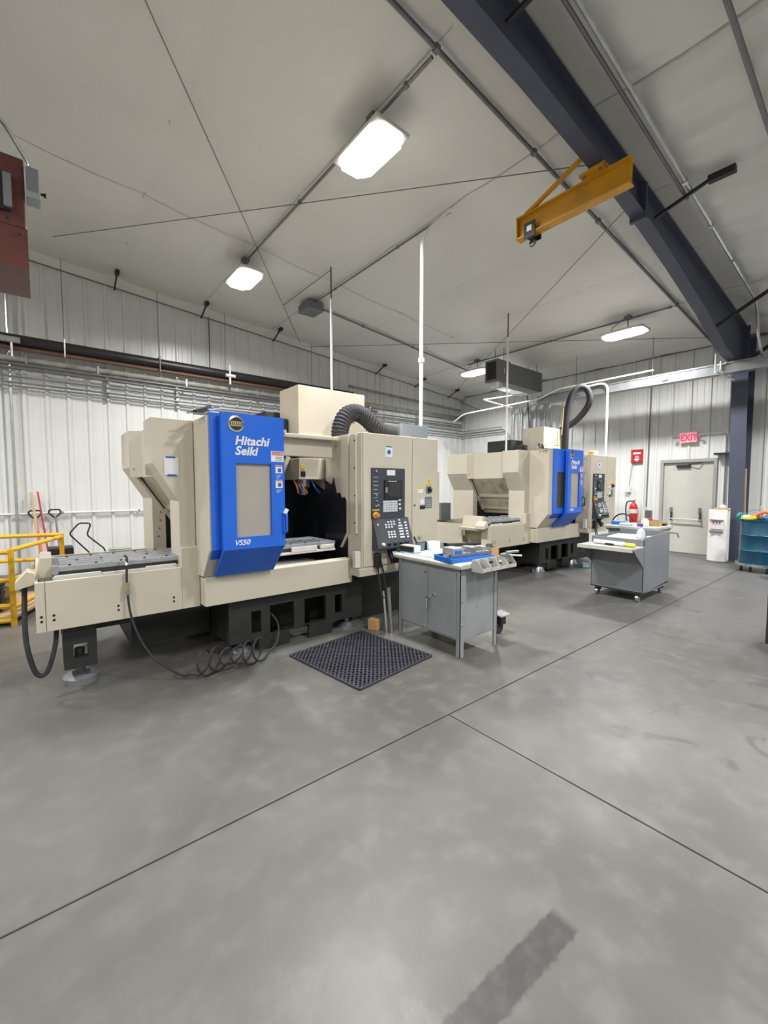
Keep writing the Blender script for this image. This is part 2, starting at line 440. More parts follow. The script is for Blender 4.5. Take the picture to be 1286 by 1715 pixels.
# wrapped end rafter along the top of the left wall
m = MB(); a = (-8, 11.15)
def band(xa): return [(xa, YW - .03, cz(xa) - .17), (xa, YW + .0, cz(xa) - .17), (xa, YW, cz(xa) + .02), (xa, YW - .22, cz(xa) + .02)]
m.hexa(band(-8), band(11.15)); t1 = m.build('trim_1', 'insulation'); t1['kind'] = 'structure'
m = MB(); m.tube([(-8, YW - .035, cz(-8) - .17), (11.15, YW - .035, cz(11.15) - .17)], .012, 6)
t2 = m.build('trim_2', 'conduit_grey'); t2['kind'] = 'structure'
m = MB().box(XD - .06, XD - .005, Y0, YW, 4.47, 4.53); t3 = m.build('trim_3', 'conduit_grey'); t3['kind'] = 'structure'

# ------------------------------------------------------------------ door in right wall
dr = MB().box(XD + .02, XD + .065, 2.60, 3.53, .012, 2.03).build('door_1', 'door_paint', bevel=.004); dr['kind'] = 'structure'
m = MB().box(XD - .045, XD + .12, 3.53, 3.595, 0, 2.105).box(XD - .045, XD + .12, 2.535, 2.60, 0, 2.105).box(XD - .045, XD + .12, 2.60, 3.53, 2.035, 2.105)
m.build('door_frame', 'frame_grey', dr, bevel=.004)
m = MB().box(XD + .01, XD + .06, 2.55, 3.58, 0, .012); m.build('threshold', 'steel', dr)
cl_ = MB().box(XD - .045, XD + .02, 3.02, 3.28, 1.925, 1.98).build('door_closer', 'brace_black', dr, bevel=.006)
m = MB().tube([(XD - .03, 3.06, 1.985), (XD - .10, 2.9, 2.0), (XD - .03, 2.80, 2.03)], .010, 6); m.build('closer_arm', 'brace_black', cl_)
for yy in (3.36, 2.82):
    ex = MB().box(XD - .03, XD + .02, yy - .022, yy + .022, .90, 1.03).build('exit_device_housing', 'grey_box', dr, bevel=.004)
    MB().obox((XD - .05, yy - .02, .83), (.03, .035, .20), ry=R(12)).build('pivot_arm', 'brace_black', ex, bevel=.004)
MB().tube([(XD - .07, 3.37, .775), (XD - .07, 2.78, .765)], .014, 8).build('crossbar', 'door_paint', dr, smooth=True)

# ------------------------------------------------------------------ steel frame: rafter and column
YC = 2.104; HW = .076; HC = .125
def dep(x_):
    T = [(-8, .44), (2.3, .43), (3.2, .385), (4.3, .375), (5.07, .362), (5.73, .387), (6.63, .463), (8.01, .624), (9.22, .845), (9.69, .835), (10.5, .77), (11.2, .70)]
    for (a, da), (b, db) in zip(T, T[1:]):
        if x_ <= b: return da + (db - da) * (x_ - a) / (b - a)
    return .70
rb = thing('roof_beam', 'dark blue-grey tapered steel roof beam running overhead to the column', 'beam', (6, YC, cz(6) - .2))
XS = [-7.9, 2.3, 3.2, 4.3, 5.07, 5.73, 6.63, 8.01, 9.22, 9.69, 10.48]
def strip(ya, yb, za, zb):
    m_ = MB()
    for p, q in zip(XS, XS[1:]):
        def quad(x_): return [(x_, ya, za(x_)), (x_, yb, za(x_)), (x_, yb, zb(x_)), (x_, ya, zb(x_))]
        m_.hexa(quad(p), quad(q))
    return m_
top = lambda x_: cz(x_) - .045
strip(YC - HW, YC + HW, lambda x_: top(x_) - .012, top).build('top_flange', 'beam_blue', rb)
strip(YC - .006, YC + .006, lambda x_: cz(x_) - dep(x_), lambda x_: top(x_) - .012).build('web', 'beam_blue', rb)
strip(YC - HW, YC + HW, lambda x_: cz(x_) - dep(x_) - .014, lambda x_: cz(x_) - dep(x_)).build('bottom_flange', 'beam_blue', rb)
for xx in (5.49, 5.515):
    bx('splice_plate', 'beam_blue', rb, xx, xx + .02, YC - HW - .008, YC + HW + .008, 4.575, cz(5.5) - .05)
bx('stiffener', 'beam_blue', rb, 10.50, 10.52, YC - HC, YC + HC, cz(10.5) - .77, cz(10.5) - .05)
sc = thing('steel_column', 'dark blue-grey steel column standing at right wall beside water cooler', 'column', (10.85, YC, 0))
m = MB().hexa([(10.765, YC - HC, 0), (10.78, YC - HC, 0), (10.78, YC + HC, 0), (10.765, YC + HC, 0)], [(10.50, YC - HC, 3.82), (10.515, YC - HC, 3.82), (10.515, YC + HC, 3.82), (10.50, YC + HC, 3.82)])
m.build('front_flange', 'beam_blue', sc)
MB().box(11.05, 11.07, YC - HC, YC + HC, 0, 4.45).build('rear_flange', 'beam_blue', sc)
MB().prism([(10.78, 0), (11.05, 0), (11.05, 4.45), (10.52, 4.48), (10.515, 3.82)], 'y', YC - .006, YC + .006).build('web', 'beam_blue', sc)
MB().box(10.70, 11.10, YC - .17, YC + .17, 0, .02).build('base_plate', 'beam_blue', sc)
tag(MB().obox((10.83, YC - .09, 1.35), (.02, .07, 1.0), ry=R(-4)).build('timber_strip', 'tan_wood'), 'thin pale timber strip standing inside the flange of the steel column', 'timber')

# flange braces and struts on the right bay side
def brace(a, b, label, plate=True, r=.022):
    a, b = Vector(a), Vector(b); d = (b - a)
    o = thing('flange_brace', label, 'brace', a)
    mm = MB(); mm.tube([a, b], r, 4); mm.build('bar', 'brace_black', o)
    if plate: MB().obox(b + Vector((.02, -.06, .0)), (.07, .24, .07), rx=R(0)).build('purlin_clip', 'brace_black', o)
    return o
brace((5.75, 2.02, 4.66), (5.80, 1.46, cz(5.8) - .14), 'black angle brace from roof beam up to ceiling beside yellow hoist rail')
brace((2.80, 2.02, cz(2.8) - .34), (2.92, 1.46, cz(2.9) - .15), 'black angle brace on the roof beam at the top edge of the picture')
brace((8.49, 2.02, 4.06), (8.68, 1.25, cz(8.7) - .17), 'long black strut from roof beam near column up to the right', False, .035)
brace((10.1, 2.05, 3.72), (10.35, 1.05, cz(10.35) - .16), 'lower black strut beside the column top, rising to the right', False, .045)
BX = [1.22, 2.765, 4.37, 7.42, 8.93, 10.39]
where = ['leftmost, beside brown hanging unit', 'second from the left, near ceiling rod anchor', 'third from the left, above the dark pipes',
         'fourth from the left, above large hose', 'fifth from the left, beside white drop pipe', 'nearest the corner of the room']
for xx, wh in zip(BX, where):
    o = thing('ceiling_brace', 'small black ceiling brace on left wall top, ' + wh, 'brace', (xx, 9.2, cz(xx) - .1), 'small black braces along the left wall top')
    MB().obox((xx, 9.10, cz(xx) - .055), (.06, .13, .07)).build('clip', 'brace_black', o)
    MB().tube([(xx, 9.12, cz(xx) - .07), (xx - .0, YW - .05, cz(xx) - .22)], .016, 4).build('bar', 'brace_black', o)

# ------------------------------------------------------------------ bracing rods
def rod(a, b, label, r=.006):
    A = (a[0], a[1], cz(a[0]) - .13); B = (b[0], b[1], cz(b[0]) - .13)
    o = MB().tube([A, B], r, 6).build('bracing_rod', 'conduit_grey'); tag(o, label, 'rod')
rod((-.56, 2.20), (5.0, 9.35), 'thin steel bracing rod running from top left towards the left wall')
rod((4.8, 2.20), (.3, 8.45), 'thin steel bracing rod crossing the ceiling behind the nearest lamp')
rod((5.6, 2.20), (10.4, 9.3), 'thin bracing rod from roof beam slanting down behind ceiling heater')
rod((10.5, 2.55), (5.25, 9.35), 'thin bracing rod crossing the ceiling below the far right lamp')

# ------------------------------------------------------------------ ceiling conduits
def conduit(name, pts, r, material, label, cat='conduit', rad=.12, clips=(), n=8):
    o = thing(name, label, cat, pts[0])
    MB().tube(rounded(pts, rad), r, n).build('pipe', material, o, smooth=True)
    for c in clips: MB().obox(c, (r * 2.4, r * 2.4, r * 2.4)).build('clamp', material, o)
    return o
def cc(x_, y_, d=.095): return (x_, y_, cz(x_) - d)
conduit('conduit', [cc(-5, 2.65), cc(10.9, 2.65)], .021, 'conduit_grey', 'dark conduit along the ceiling beside the roof beam', clips=[cc(2.72, 2.65), cc(4.2, 2.65), cc(5.7, 2.65), cc(8.7, 2.65)])
conduit('conduit', [cc(2.74, 2.72), cc(2.74, 7.15)], .017, 'conduit_grey', 'conduit feeding the two nearest ceiling lamps', clips=[cc(2.74, 3.05), cc(2.74, 5.1)])
conduit('conduit', [cc(8.72, 2.72), cc(8.72, 7.3)], .017, 'conduit_grey', 'conduit feeding the two far ceiling lamps', clips=[cc(8.72, 2.76), cc(8.72, 5.0)])
conduit('conduit', [cc(4.24, 3.85), cc(4.24, 7.4)], .014, 'conduit_grey', 'thin conduit from white drop pipe to grey ceiling box', clips=[cc(4.24, 4.9), cc(4.24, 6.6)])
conduit('conduit', [cc(4.3, 7.45), cc(9.4, 7.6)], .018, 'conduit_grey', 'conduit from grey ceiling box running towards the far corner', clips=[cc(5.5, 7.48), cc(7.0, 7.52)])
conduit('conduit', [cc(3.86, 6.14), cc(3.86, 7.9)], .007, 'conduit_grey', 'short thin line along the ceiling from the hanging rod', clips=[cc(3.86, 6.7)])
conduit('conduit', [cc(-4, 1.67, .185), cc(9.2, 1.67, .185), (9.45, 1.67, 3.95), (9.88, 1.68, 3.77)], .022, 'galv', 'galvanised conduit right of roof beam bending down by the column', rad=.2, clips=[cc(5.6, 1.67, .185), cc(6.6, 1.67, .185), cc(7.6, 1.67, .185)])
conduit('conduit', [cc(-4, 1.735, .185), cc(5.9, 1.735, .185)], .018, 'conduit_grey', 'second conduit running against the galvanised one right of roof beam')
conduit('conduit', [cc(-4, 1.0, .16), cc(10.8, .95, .16)], .022, 'conduit_grey', 'conduit across the far upper right corner of the ceiling')
b = thing('junction_box', 'grey electrical box mounted flat under the ceiling between conduits', 'electrical box', (4.25, 7.5, cz(4.25) - .16))
MB().obox((4.25, 7.5, cz(4.25) - .145), (.34, .40, .13)).build('body', 'grey_box', b, bevel=.006)
MB().obox((4.25, 7.5, cz(4.25) - .215), (.36, .42, .012)).build('cover', 'grey_box', b)
# white drop pipes
o = conduit('drop_pipe', [cc(4.23, 3.8), cc(4.18, 3.85, .12), (3.935, 4.07, 4.72), (3.935, 4.07, 2.22)], .024, 'white_pipe', 'white pipe dropping from ceiling to top of the near control cabinet', 'pipe', rad=.15, clips=[(3.935, 4.07, 3.15)])
o = thing('drop_rod', 'hanging rod and white pipe above the near machine head box', 'pipe', (3.86, 6.14, 2.0))
MB().tube([cc(3.86, 6.14, .02), (3.86, 6.14, 4.55)], .010, 6).build('hanger_rod', 'brace_black', o)
MB().tube([(3.86, 6.14, 4.6), (3.86, 6.14, 1.9)], .020, 8).build('pipe', 'white_pipe', o, smooth=True)
o = thing('drop_rod', 'hanging rod and white pipe in front of the conduit bundle', 'pipe', (7.19, 5.02, 2.0))
MB().tube([cc(7.19, 5.02, .02), (7.19, 5.02, 4.35)], .010, 6).build('hanger_rod', 'brace_black', o)
MB().tube([(7.19, 5.02, 4.4), (7.19, 5.02, 2.1)], .018, 8).build('pipe', 'white_pipe', o, smooth=True)

# ------------------------------------------------------------------ high-bay lamps
def lamp(x_, y_, label, tilt=0.0, hang=.36):
    z = cz(x_) - hang
    o = thing('high_bay_lamp', label, 'lamp', (x_, y_, z), 'ceiling lamps')
    MB().obox((x_, y_, z + .035), (.42, .76, .05)).build('housing', 'offwhite', o, bevel=.02)
    MB().prism([(x_ - .10, y_ - .37), (x_ + .10, y_ - .37), (x_ + .20, y_ - .25), (x_ + .20, y_ + .25), (x_ + .10, y_ + .37), (x_ - .10, y_ + .37), (x_ - .20, y_ + .25), (x_ - .20, y_ - .25)],
               'z', z - .012, z + .012).build('diffuser', 'lamp', o)
    ld_ = bpy.data.lights.new('lamp_light', 'AREA'); ld_.shape = 'ELLIPSE'; ld_.size = .40; ld_.size_y = .74
    ld_.energy = LAMP; ld_.spread = R(160); ld_.color = (1.0, 0.985, 0.97)
    lo_ = bpy.data.objects.new('lamp_light', ld_); COL.objects.link(lo_); lo_.parent = o; lo_.location = (0, 0, -.02)
    MB().obox((x_, y_ - .06, cz(x_) - .075), (.11, .11, .05)).build('junction_box', 'conduit_grey', o)
    MB().tube([(x_, y_ - .06, cz(x_) - .09), (x_, y_ - .06, z + .06)], .010, 6).build('hook', 'conduit_grey', o)
    MB().tube(spline([(x_, y_ + .03, cz(x_) - .07), (x_ - .03, y_ + .22, cz(x_) - .22), (x_ + .02, y_ + .16, z + .08)], 6), .007, 6).build('cord', 'conduit_grey', o, smooth=True)
    return o
lamp(2.74, 3.60, 'bright oblong ceiling lamp, nearest and largest one in view')
lamp(2.74, 7.02, 'bright ceiling lamp above the left wall pipes')
lamp(8.72, 3.50, 'bright ceiling lamp right of centre near the roof beam')
lamp(8.72, 7.05, 'bright ceiling lamp beside the grey ceiling heater, smallest in view')
for xx in (-3.2, 2.74, 8.72):
    for yy in (-0.4, -4.2): lamp(xx, yy, 'ceiling lamp in the rows behind the camera')
for yy in (3.60, 7.02): lamp(-3.2, yy, 'ceiling lamp in the rows behind the camera')

# ------------------------------------------------------------------ yellow hoist stub under the roof beam
o = thing('hoist_rail', 'yellow steel hoist rail stub bolted under the roof beam', 'hoist', (4.54, 2.35, 4.41))
JX = 4.54
MB().box(JX - .055, JX + .055, 1.80, 3.05, 4.41, 4.425).build('lower_flange', 'yellow', o)
MB().box(JX - .006, JX + .006, 1.80, 3.05, 4.425, 4.645).build('web', 'yellow', o)
MB().box(JX - .055, JX + .055, 1.80, 3.05, 4.645, 4.66).build('upper_flange', 'yellow', o)
bp_ = MB().box(JX - .13, JX + .09, 2.03, 2.26, 4.66, 4.685).build('mounting_plate', 'yellow', o)
MB().box(JX - .10, JX + .06, YC - .08, YC + .08, 4.685, cz(JX) - dep(JX) - .013).build('spacer_block', 'yellow', o)
for yy in (2.06, 2.22): MB().cyl((JX - .105, yy, 4.645), .016, .02).build('bolt', 'conduit_grey', bp_)
MB().tube([(JX - .02, 2.95, 4.66), (JX - .12, 2.19, 4.86)], .026, 4).build('strut', 'yellow', o)
MB().box(JX - .055, JX + .055, 3.03, 3.045, 4.415, 4.66).build('end_stop', 'yellow', o)
tr = thing('beam_trolley', 'small black trolley hanging near the end of yellow hoist rail', 'trolley', (JX, 2.86, 4.30))
for s_ in (-1, 1):
    MB().box(JX + s_ * .065 - .006, JX + s_ * .065 + .006, 2.79, 2.93, 4.36, 4.53).build('side_plate', 'brace_black', tr)
    for yy in (2.83, 2.90): MB().cyl((JX + s_ * .04 - .012, yy, 4.45), .026, .024, 'x').build('wheel', 'steel', tr, smooth=True)
MB().box(JX - .06, JX + .06, 2.83, 2.89, 4.355, 4.37).build('cross_bar', 'brace_black', tr)
MB().tube(arc((JX, 2.86, 4.32), .035, 0, 2 * math.pi * .9, 14, 'yz'), .010, 6).build('shackle', 'brace_black', tr, smooth=True)
MB().box(JX - .075, JX - .07, 2.83, 2.89, 4.43, 4.49).build('tag_plate', 'white', tr)

# ------------------------------------------------------------------ left wall pipes
def wpipe(y_, z, r, material, label, xa, xb, n=10, clips=(), end=None, dz=0.0):
    o = thing('wall_pipe', label, 'pipe', (xa, y_, z))
    pts = [(xa, y_, z - dz * xa), (xb, y_, z - dz * xb)] if not end else [(xa, y_, z - dz * xa), (xb, y_, z - dz * xb)] + end
    MB().tube(rounded(pts, .15), r, n).build('pipe', material, o, smooth=True)
    for c in clips: MB().obox((c, y_, z - dz * c), (.03, r * 2.5, r * 2.7)).build('clamp', 'galv', o)
    return o
wpipe(9.33, 3.90, .095, 'pipe_black', 'thick black pipe high along the left wall', -3.5, 6.5, 14)
wpipe(9.30, 3.76, .030, 'pipe_brown', 'rusty brown pipe just below the thick black pipe', -3.5, 6.4)
wpipe(9.40, 3.61, .052, 'pipe_grey', 'stained grey pipe below the brown pipe on left wall', -3.5, 7.4, clips=(-.1, .9, 2.4, 3.9))
wpipe(9.36, 3.52, .022, 'conduit_grey', 'dark conduit under the stained grey pipe', -3.5, 10.9)
wpipe(9.36, 3.455, .022, 'conduit_grey', 'lower one of two dark conduits on left wall', -3.5, 10.95)
for z, nm, yy in ((3.33, 'uppermost', 7.85), (3.235, 'middle', 7.75), (3.175, 'lowest', 7.65)):
    wpipe(9.44, z, .013 if z > 3.3 else .017, 'tray_grey', nm + ' of three galvanised conduits along left wall, turning at the corner', -3.5, 11.08, 8, (), [(11.08, 7.9, z)] if z > 3.3 else [(11.08, yy, z), (11.08, yy, 2.3)])
wpipe(9.50, 1.03, .018, 'white_pipe', 'white pipe at waist height along the left wall', -3.5, 3.0, clips=(.3, 1.5))
for i, xx in enumerate((.42, 1.90)):
    o = thing('pipe_hanger', ('left' if i == 0 else 'right') + ' steel strap hanger holding the thick black pipe', 'hanger', (xx, 9.3, 3.7))
    MB().tube([(xx, 9.22, 3.72), (xx, 9.22, 4.02), (xx, 9.44, 4.02)], .012, 6).build('strap', 'galv', o)
    MB().tube([(xx, 9.33, 4.0), (xx, 9.33, cz(xx) - .05)], .005, 6).build('rod', 'conduit_grey', o)
for i, (xx, nm) in enumerate(((1.05, 'left'), (2.25, 'middle'), (7.2, 'right'), (9.0, 'far'))):
    o = thing('strut_channel', nm + ' vertical strut channel clamping the conduits on left wall', 'strut', (xx, 9.49, 3.1))
    MB().box(xx - .02, xx + .02, 9.47, 9.525, 3.10, 3.72).build('channel', 'galv', o)
o = thing('pipe_valve', 'white valve body and stem on the thick black pipe at far left', 'valve', (-.25, 9.2, 3.7))
MB().cyl((-.40, 9.20, 3.87), .05, .24, 'x', 12).build('body', 'galv', o, smooth=True)
MB().cyl((-.27, 9.20, 3.60), .018, .24).build('stem', 'galv', o, smooth=True)
o = thing('pipe_valve', 'small white valve on thick black pipe above the near machine door', 'valve', (3.2, 9.2, 3.7))
MB().cyl((3.15, 9.20, 3.86), .035, .20, 'x', 12).build('body', 'white_pipe', o, smooth=True)
MB().cyl((3.24, 9.20, 3.68), .020, .40).build('stem', 'white_pipe', o, smooth=True)
conduit('wall_conduit', [(-.32, 9.47, 0), (-.32, 9.47, cz(0) - .25)], .022, 'galv', 'vertical conduit at the far left edge of the left wall')
conduit('wall_conduit', [(2.92, 9.5, 3.9), (2.92, 9.5, cz(3) - .15)], .012, 'conduit_grey', 'thin vertical conduit above the black pipe near the second lamp')
conduit('wall_conduit', [(6.0, 9.5, 3.6), (6.0, 9.5, cz(6) - .15)], .02, 'conduit_grey', 'vertical conduit on left wall behind the near machine head box')
conduit('wall_conduit', [(6.45, 9.4, 4.15), (10.9, 9.4, 4.0)], .035, 'pipe_grey', 'grey sloping pipe high on left wall near the corner')
o = thing('wall_girt', 'green-grey horizontal steel channel on the left wall near the corner', 'girt', (8.5, 9.5, 3.75))
MB().box(6.6, 11.1, 9.46, 9.53, 3.70, 3.82).build('channel', 'pipe_grey', o)
MB().tube([(10.9, 9.45, 4.3), (10.95, 8.6, 3.9)], .015, 4).build('corner_brace', 'conduit_grey', o)
for i, xx in enumerate((5.3, 7.45, 3.2)):
    conduit('pipe_hanger_rod', [(xx, 9.35, 3.8), (xx, 9.35, cz(xx) - .05)], .006, 'conduit_grey', ['thin hanger rod left of the head box above the black pipe end', 'thin hanger rod with white swivel above the near machine hose', 'thin hanger rod above the small white valve'][i], 'rod')

# ------------------------------------------------------------------ right wall services
o = thing('cable_tray', 'long galvanised cable tray across the right wall in front of the column', 'cable tray', (9.88, 3, 3.56))
MB().prism([(9.80, 3.565), (9.97, 3.565), (9.97, 3.795), (9.96, 3.795), (9.96, 3.575), (9.81, 3.575), (9.81, 3.745), (9.80, 3.745)], 'y', -4.5, 5.95).build('tray', 'tray_grey', o)
MB().box(9.785, 9.80, -4.5, 5.95, 3.73, 3.76).build('upper_lip', 'tray_grey', o)
MB().box(9.785, 9.80, -4.5, 5.95, 3.565, 3.59).build('lower_lip', 'tray_grey', o)
for yy in (4.9, 3.15, 1.0): MB().box(9.775, 9.80, yy - .05, yy + .05, 3.62, 3.68).build('splice', 'tray_grey', o)
MB().tube([(9.68, 2.30, 3.60), (10.08, 2.10, 3.48)], .018, 8).build('support_arm', 'galv', o, smooth=True)
MB().tube([(9.68, 2.30, 3.60), (9.68, 2.30, 3.92)], .010, 8).build('support_rod', 'offwhite', o, smooth=True)
MB().cyl((9.77, 2.24, 3.64), .014, .15).build('clamp_stem', 'white', o); MB().tube([(9.77, 2.29, 3.73), (9.77, 2.16, 3.74)], .014, 6).build('clamp_bar', 'white', o)
for yy in (5.0, 3.4, .6): MB().tube([(9.89, yy, 3.57), (9.89, yy, cz(9.89) - .09)], .006, 6).build('hanger_rod', 'conduit_grey', o)
conduit('conduit', [(9.68, 8.6, 3.43), (9.68, 8.23, 3.61), (9.68, 5.85, 3.66), (9.68, 5.35, 3.82), (9.68, 3.3, 3.84)], .018, 'white_pipe', 'pale air pipe running beside the cable tray towards the corner', rad=.15)
conduit('conduit', [(9.73, 4.94, 3.75), (9.71, 4.2, 3.78), (9.71, 4.2, 1.9)], .024, 'white_pipe', 'white conduit bending down from cable tray to the far control cabinet', rad=.2)
conduit('conduit', [(9.1, 5.85, 3.72), (9.0, 7.0, 3.74), (9.9, 6.75, 3.60)], .018, 'white_pipe', 'pale bent pipe loop below the ceiling heater', rad=.06)
names = ['first', 'second', 'third', 'fourth', 'fifth', 'sixth', 'seventh', 'eighth', 'ninth', 'tenth']
for i in range(10):
    yy = 7.50 - i * .135; r = (.024, .03, .022, .024, .045, .024, .03, .022, .05, .03)[i]
    xx = 10.98 - (.09 if i % 2 else 0)
    conduit('riser_conduit', [(xx, yy, 1.2), (xx, yy, 3.78 + .02 * (i % 3)), (10.02, 6.2 - .07 * i, 3.66 + .02 * (i % 3))], r, 'galv', names[i] + ' galvanised riser from the corner in the bundle behind the far machine', rad=.22)
o = thing('switchgear_box', 'black steel box behind the far machine below the conduit bundle', 'electrical box', (10.6, 6.9, 0))
MB().box(10.62, 10.86, 6.35, 7.25, 0, 2.62).build('body', 'brace_black', o, bevel=.01)
conduit('conduit', [(11.15, 3.86, 1.02), (11.15, 3.84, 4.4)], .014, 'conduit_grey', 'thin conduit running down right wall between fire sign and door')
conduit('conduit', [(11.165, 4.26, 1.48), (11.165, 4.19, 2.09)], .010, 'galv', 'short conduit between fire sign and switch box')
conduit('conduit', [(11.15, 2.92, 2.62), (11.15, 2.40, 2.62), (11.15, 2.40, 1.15)], .014, 'galv', 'conduit from exit sign turning down beside the column', rad=.08)
o = tag(bx('switch_box', 'offwhite', None, 11.10, 11.165, 4.20, 4.32, 1.36, 1.50, bevel=.006), 'small pale switch box on right wall above the extinguisher', 'switch')
o = tag(bx('wall_bracket', 'brace_black', None, 10.95, 11.165, 2.27, 2.56, 2.16, 2.20), 'black flat bracket on right wall above the door corner', 'bracket')
# exit sign
o = thing('exit_sign', 'red lit EXIT sign with two small lamp heads above the door', 'sign', (11.12, 3.06, 2.47))
MB().box(11.08, 11.165, 2.90, 3.22, 2.465, 2.69).build('housing', 'exit_face', o, bevel=.006)
text('lettering', 'EXIT', 'exit_glow', o, (11.078, 3.20, 2.505), .19, '-x', bold=.03, sx=.80)
for yy in (2.83, 3.30):
    MB().tube([(11.1, (yy + 3.06) / 2, 2.58), (11.06, yy, 2.585)], .012, 6).build('arm', 'grey_box', o)
    MB().lathe([(.020, 0), (.032, -.03), (.030, -.05)], (11.06, yy, 2.585), 10, 'x').build('lamp_head', 'grey_box', o, smooth=True)
# fire sign
o = thing('fire_sign', 'square dark red fire sign with white arrow on the right wall', 'sign', (11.15, 4.1, 2.07))
MB().box(11.135, 11.165, 3.965, 4.225, 2.065, 2.385).build('plate', 'sign_red', o, bevel=.008)
MB().box(11.131, 11.135, 4.01, 4.18, 2.275, 2.315).build('lettering_bar', 'white', o)
MB().prism([(4.135, 2.17), (4.055, 2.17), (4.055, 2.155), (4.03, 2.155), (4.095, 2.10), (4.16, 2.155), (4.135, 2.155)], 'x', 11.131, 11.136).build('arrow', 'white', o)
MB().prism([(4.15 - .02 + .0, 2.19), (4.04, 2.19), (4.06, 2.235), (4.13, 2.235)], 'x', 11.132, 11.136).build('pictogram', 'exit_face', o)
# extinguisher
o = thing('fire_extinguisher', 'red fire extinguisher with black hose hanging on right wall', 'fire extinguisher', (11.07, 4.10, .62))
MB().lathe([(.02, .62), (.075, .63), (.085, .66), (.085, 1.02), (.075, 1.06), (.035, 1.10), (.03, 1.13)], (11.06, 4.10, 0), 18).build('cylinder', 'red', o, smooth=True)
MB().lathe([(.087, .86), (.087, .96)], (11.06, 4.10, 0), 18).build('label_band', 'offwhite', o, smooth=True)
MB().box(11.03, 11.09, 4.07, 4.13, 1.12, 1.16).build('valve', 'grey_box', o, bevel=.005)
MB().tube([(11.05, 4.12, 1.16), (11.0, 4.02, 1.19)], .008, 6).build('lever', 'steel', o)
MB().tube(spline([(11.05, 4.12, 1.15), (11.0, 4.22, 1.13), (10.98, 4.24, .95), (10.98, 4.22, .72), (10.98, 4.19, .68)], 6), .014, 8).build('hose', 'rubber', o, smooth=True)
MB().box(11.13, 11.20, 4.05, 4.15, .80, 1.0).build('wall_hook', 'grey_box', o)
# water cooler
o = thing('water_cooler', 'white floor standing water cooler beside door and steel column', 'water cooler', (10.45, 2.30, 0))
pl = [(10.60, 2.16), (10.60, 2.46), (10.36, 2.46)] + [(10.36 - .06 * math.sin(math.pi * t), 2.46 - .30 * t) for t in (.15, .3, .45, .6, .75, .9)] + [(10.36, 2.16)]
MB().prism(pl, 'z', .02, .62).build('lower_cabinet', 'white', o, bevel=.01)
MB().prism([(a + (.012 if a < 10.5 else 0), b) for a, b in pl], 'z', .62, 1.04).build('upper_cabinet', 'white', o, bevel=.01)
MB().box(10.295, 10.33, 2.20, 2.42, .66, .82).build('drip_bay', 'offwhite', o, bevel=.006)
MB().box(10.275, 10.34, 2.20, 2.42, .60, .63).build('drip_tray', 'grey_box', o, bevel=.005)
MB().box(10.28, 10.33, 2.20, 2.42, .83, .85).build('tap_rail', 'grey_box', o)
for yy in (2.26, 2.31, 2.36): MB().cyl((10.29, yy, .78), .012, .045).build('tap', 'tool_red' if yy > 2.3 else 'tape_blue', o, smooth=True)
MB().prism([(a, b) for a, b in pl], 'z', .0, .02).build('plinth', 'grey_box', o)
tag(MB().obox((10.47, 2.26, 1.06), (.20, .24, .03), rz=R(12)).build('cardboard_sheet', 'cardboard'), 'folded brown cardboard lying on top of the water cooler', 'cardboard')
tag(MB().lathe([(.05, 0), (.06, .02), (.03, .055), (.01, .06)], (10.48, 2.26, 1.077), 12).build('plastic_bowl', 'white', smooth=True), 'small white upturned bowl on the cardboard above the water cooler', 'bowl')

# ------------------------------------------------------------------ hanging heater near the corner
o = thing('ceiling_heater', 'long grey unit heater hanging below the ceiling near the corner', 'heater', (9.1, 6.2, 3.85))
MB().box(8.25, 10.1, 6.0, 6.32, 3.93, 4.40).build('body', 'heater_grey', o, bevel=.01)
MB().box(8.215, 8.25, 6.02, 6.30, 3.95, 4.38).build('air_opening', 'black', o)
MB().box(8.20, 8.70, 5.985, 6.34, 3.92, 4.42).build('front_section', 'heater_grey', o, bevel=.01)
MB().box(8.195, 8.20, 6.03, 6.29, 3.97, 4.37).build('grille', 'black', o)
MB().prism([(8.35, 3.93), (10.0, 3.93), (9.6, 3.80), (8.5, 3.82)], 'y', 6.03, 6.29).build('drip_pan', 'galv', o)
MB().box(8.27, 8.33, 6.05, 6.27, 3.80, 3.92).build('deflector', 'white', o)
MB().box(8.44, 8.46, 5.975, 5.985, 4.12, 4.24).build('data_plate', 'offwhite', o)
for xx in (8.5, 9.9):
    for yy in (6.04, 6.28): MB().tube([(xx, yy, 4.38), (xx, yy, cz(xx) - .02)], .008, 6).build('hanger_rod', 'conduit_grey', o)

# ------------------------------------------------------------------ brown hanging unit at the upper left
o = thing('hanging_unit', 'dark red-brown metal unit hanging at the upper left edge', 'heater', (-.45, 4.9, 3.25))
MB().box(-.95, -.005, 4.55, 5.2, 3.56, 4.10).build('upper_housing', 'brown_red', o, bevel=.01)
MB().prism([(4.50, 3.24), (5.2, 3.24), (5.2, 3.56), (4.55, 3.56)], 'x', -.95, .0).build('lower_panel', 'brown_red', o)
MB().box(-.70, -.10, 4.53, 4.55, 3.66, 3.95).build('opening', 'black', o)
MB().box(-.135, -.085, 4.50, 4.535, 3.68, 3.93).build('louvre', 'grey_box', o)
for xx in (-.05, -.12): MB().cyl((xx, 4.52, 3.50 - (xx + .05) * 1.5), .008, .012, 'y', 8).build('screw', 'black', o)
MB().tube([(-.5, 4.9, 4.1), (-.5, 4.9, cz(-.5) - .02)], .012, 6).build('hanger_rod', 'conduit_grey', o)
b = thing('control_box', 'small grey control box with knob on the side of the brown hanging unit', 'electrical box', (.045, 4.6, 3.8))
MB().box(.005, .085, 4.53, 4.66, 3.86, 4.05).build('upper_body', 'grey_box', b, bevel=.004)
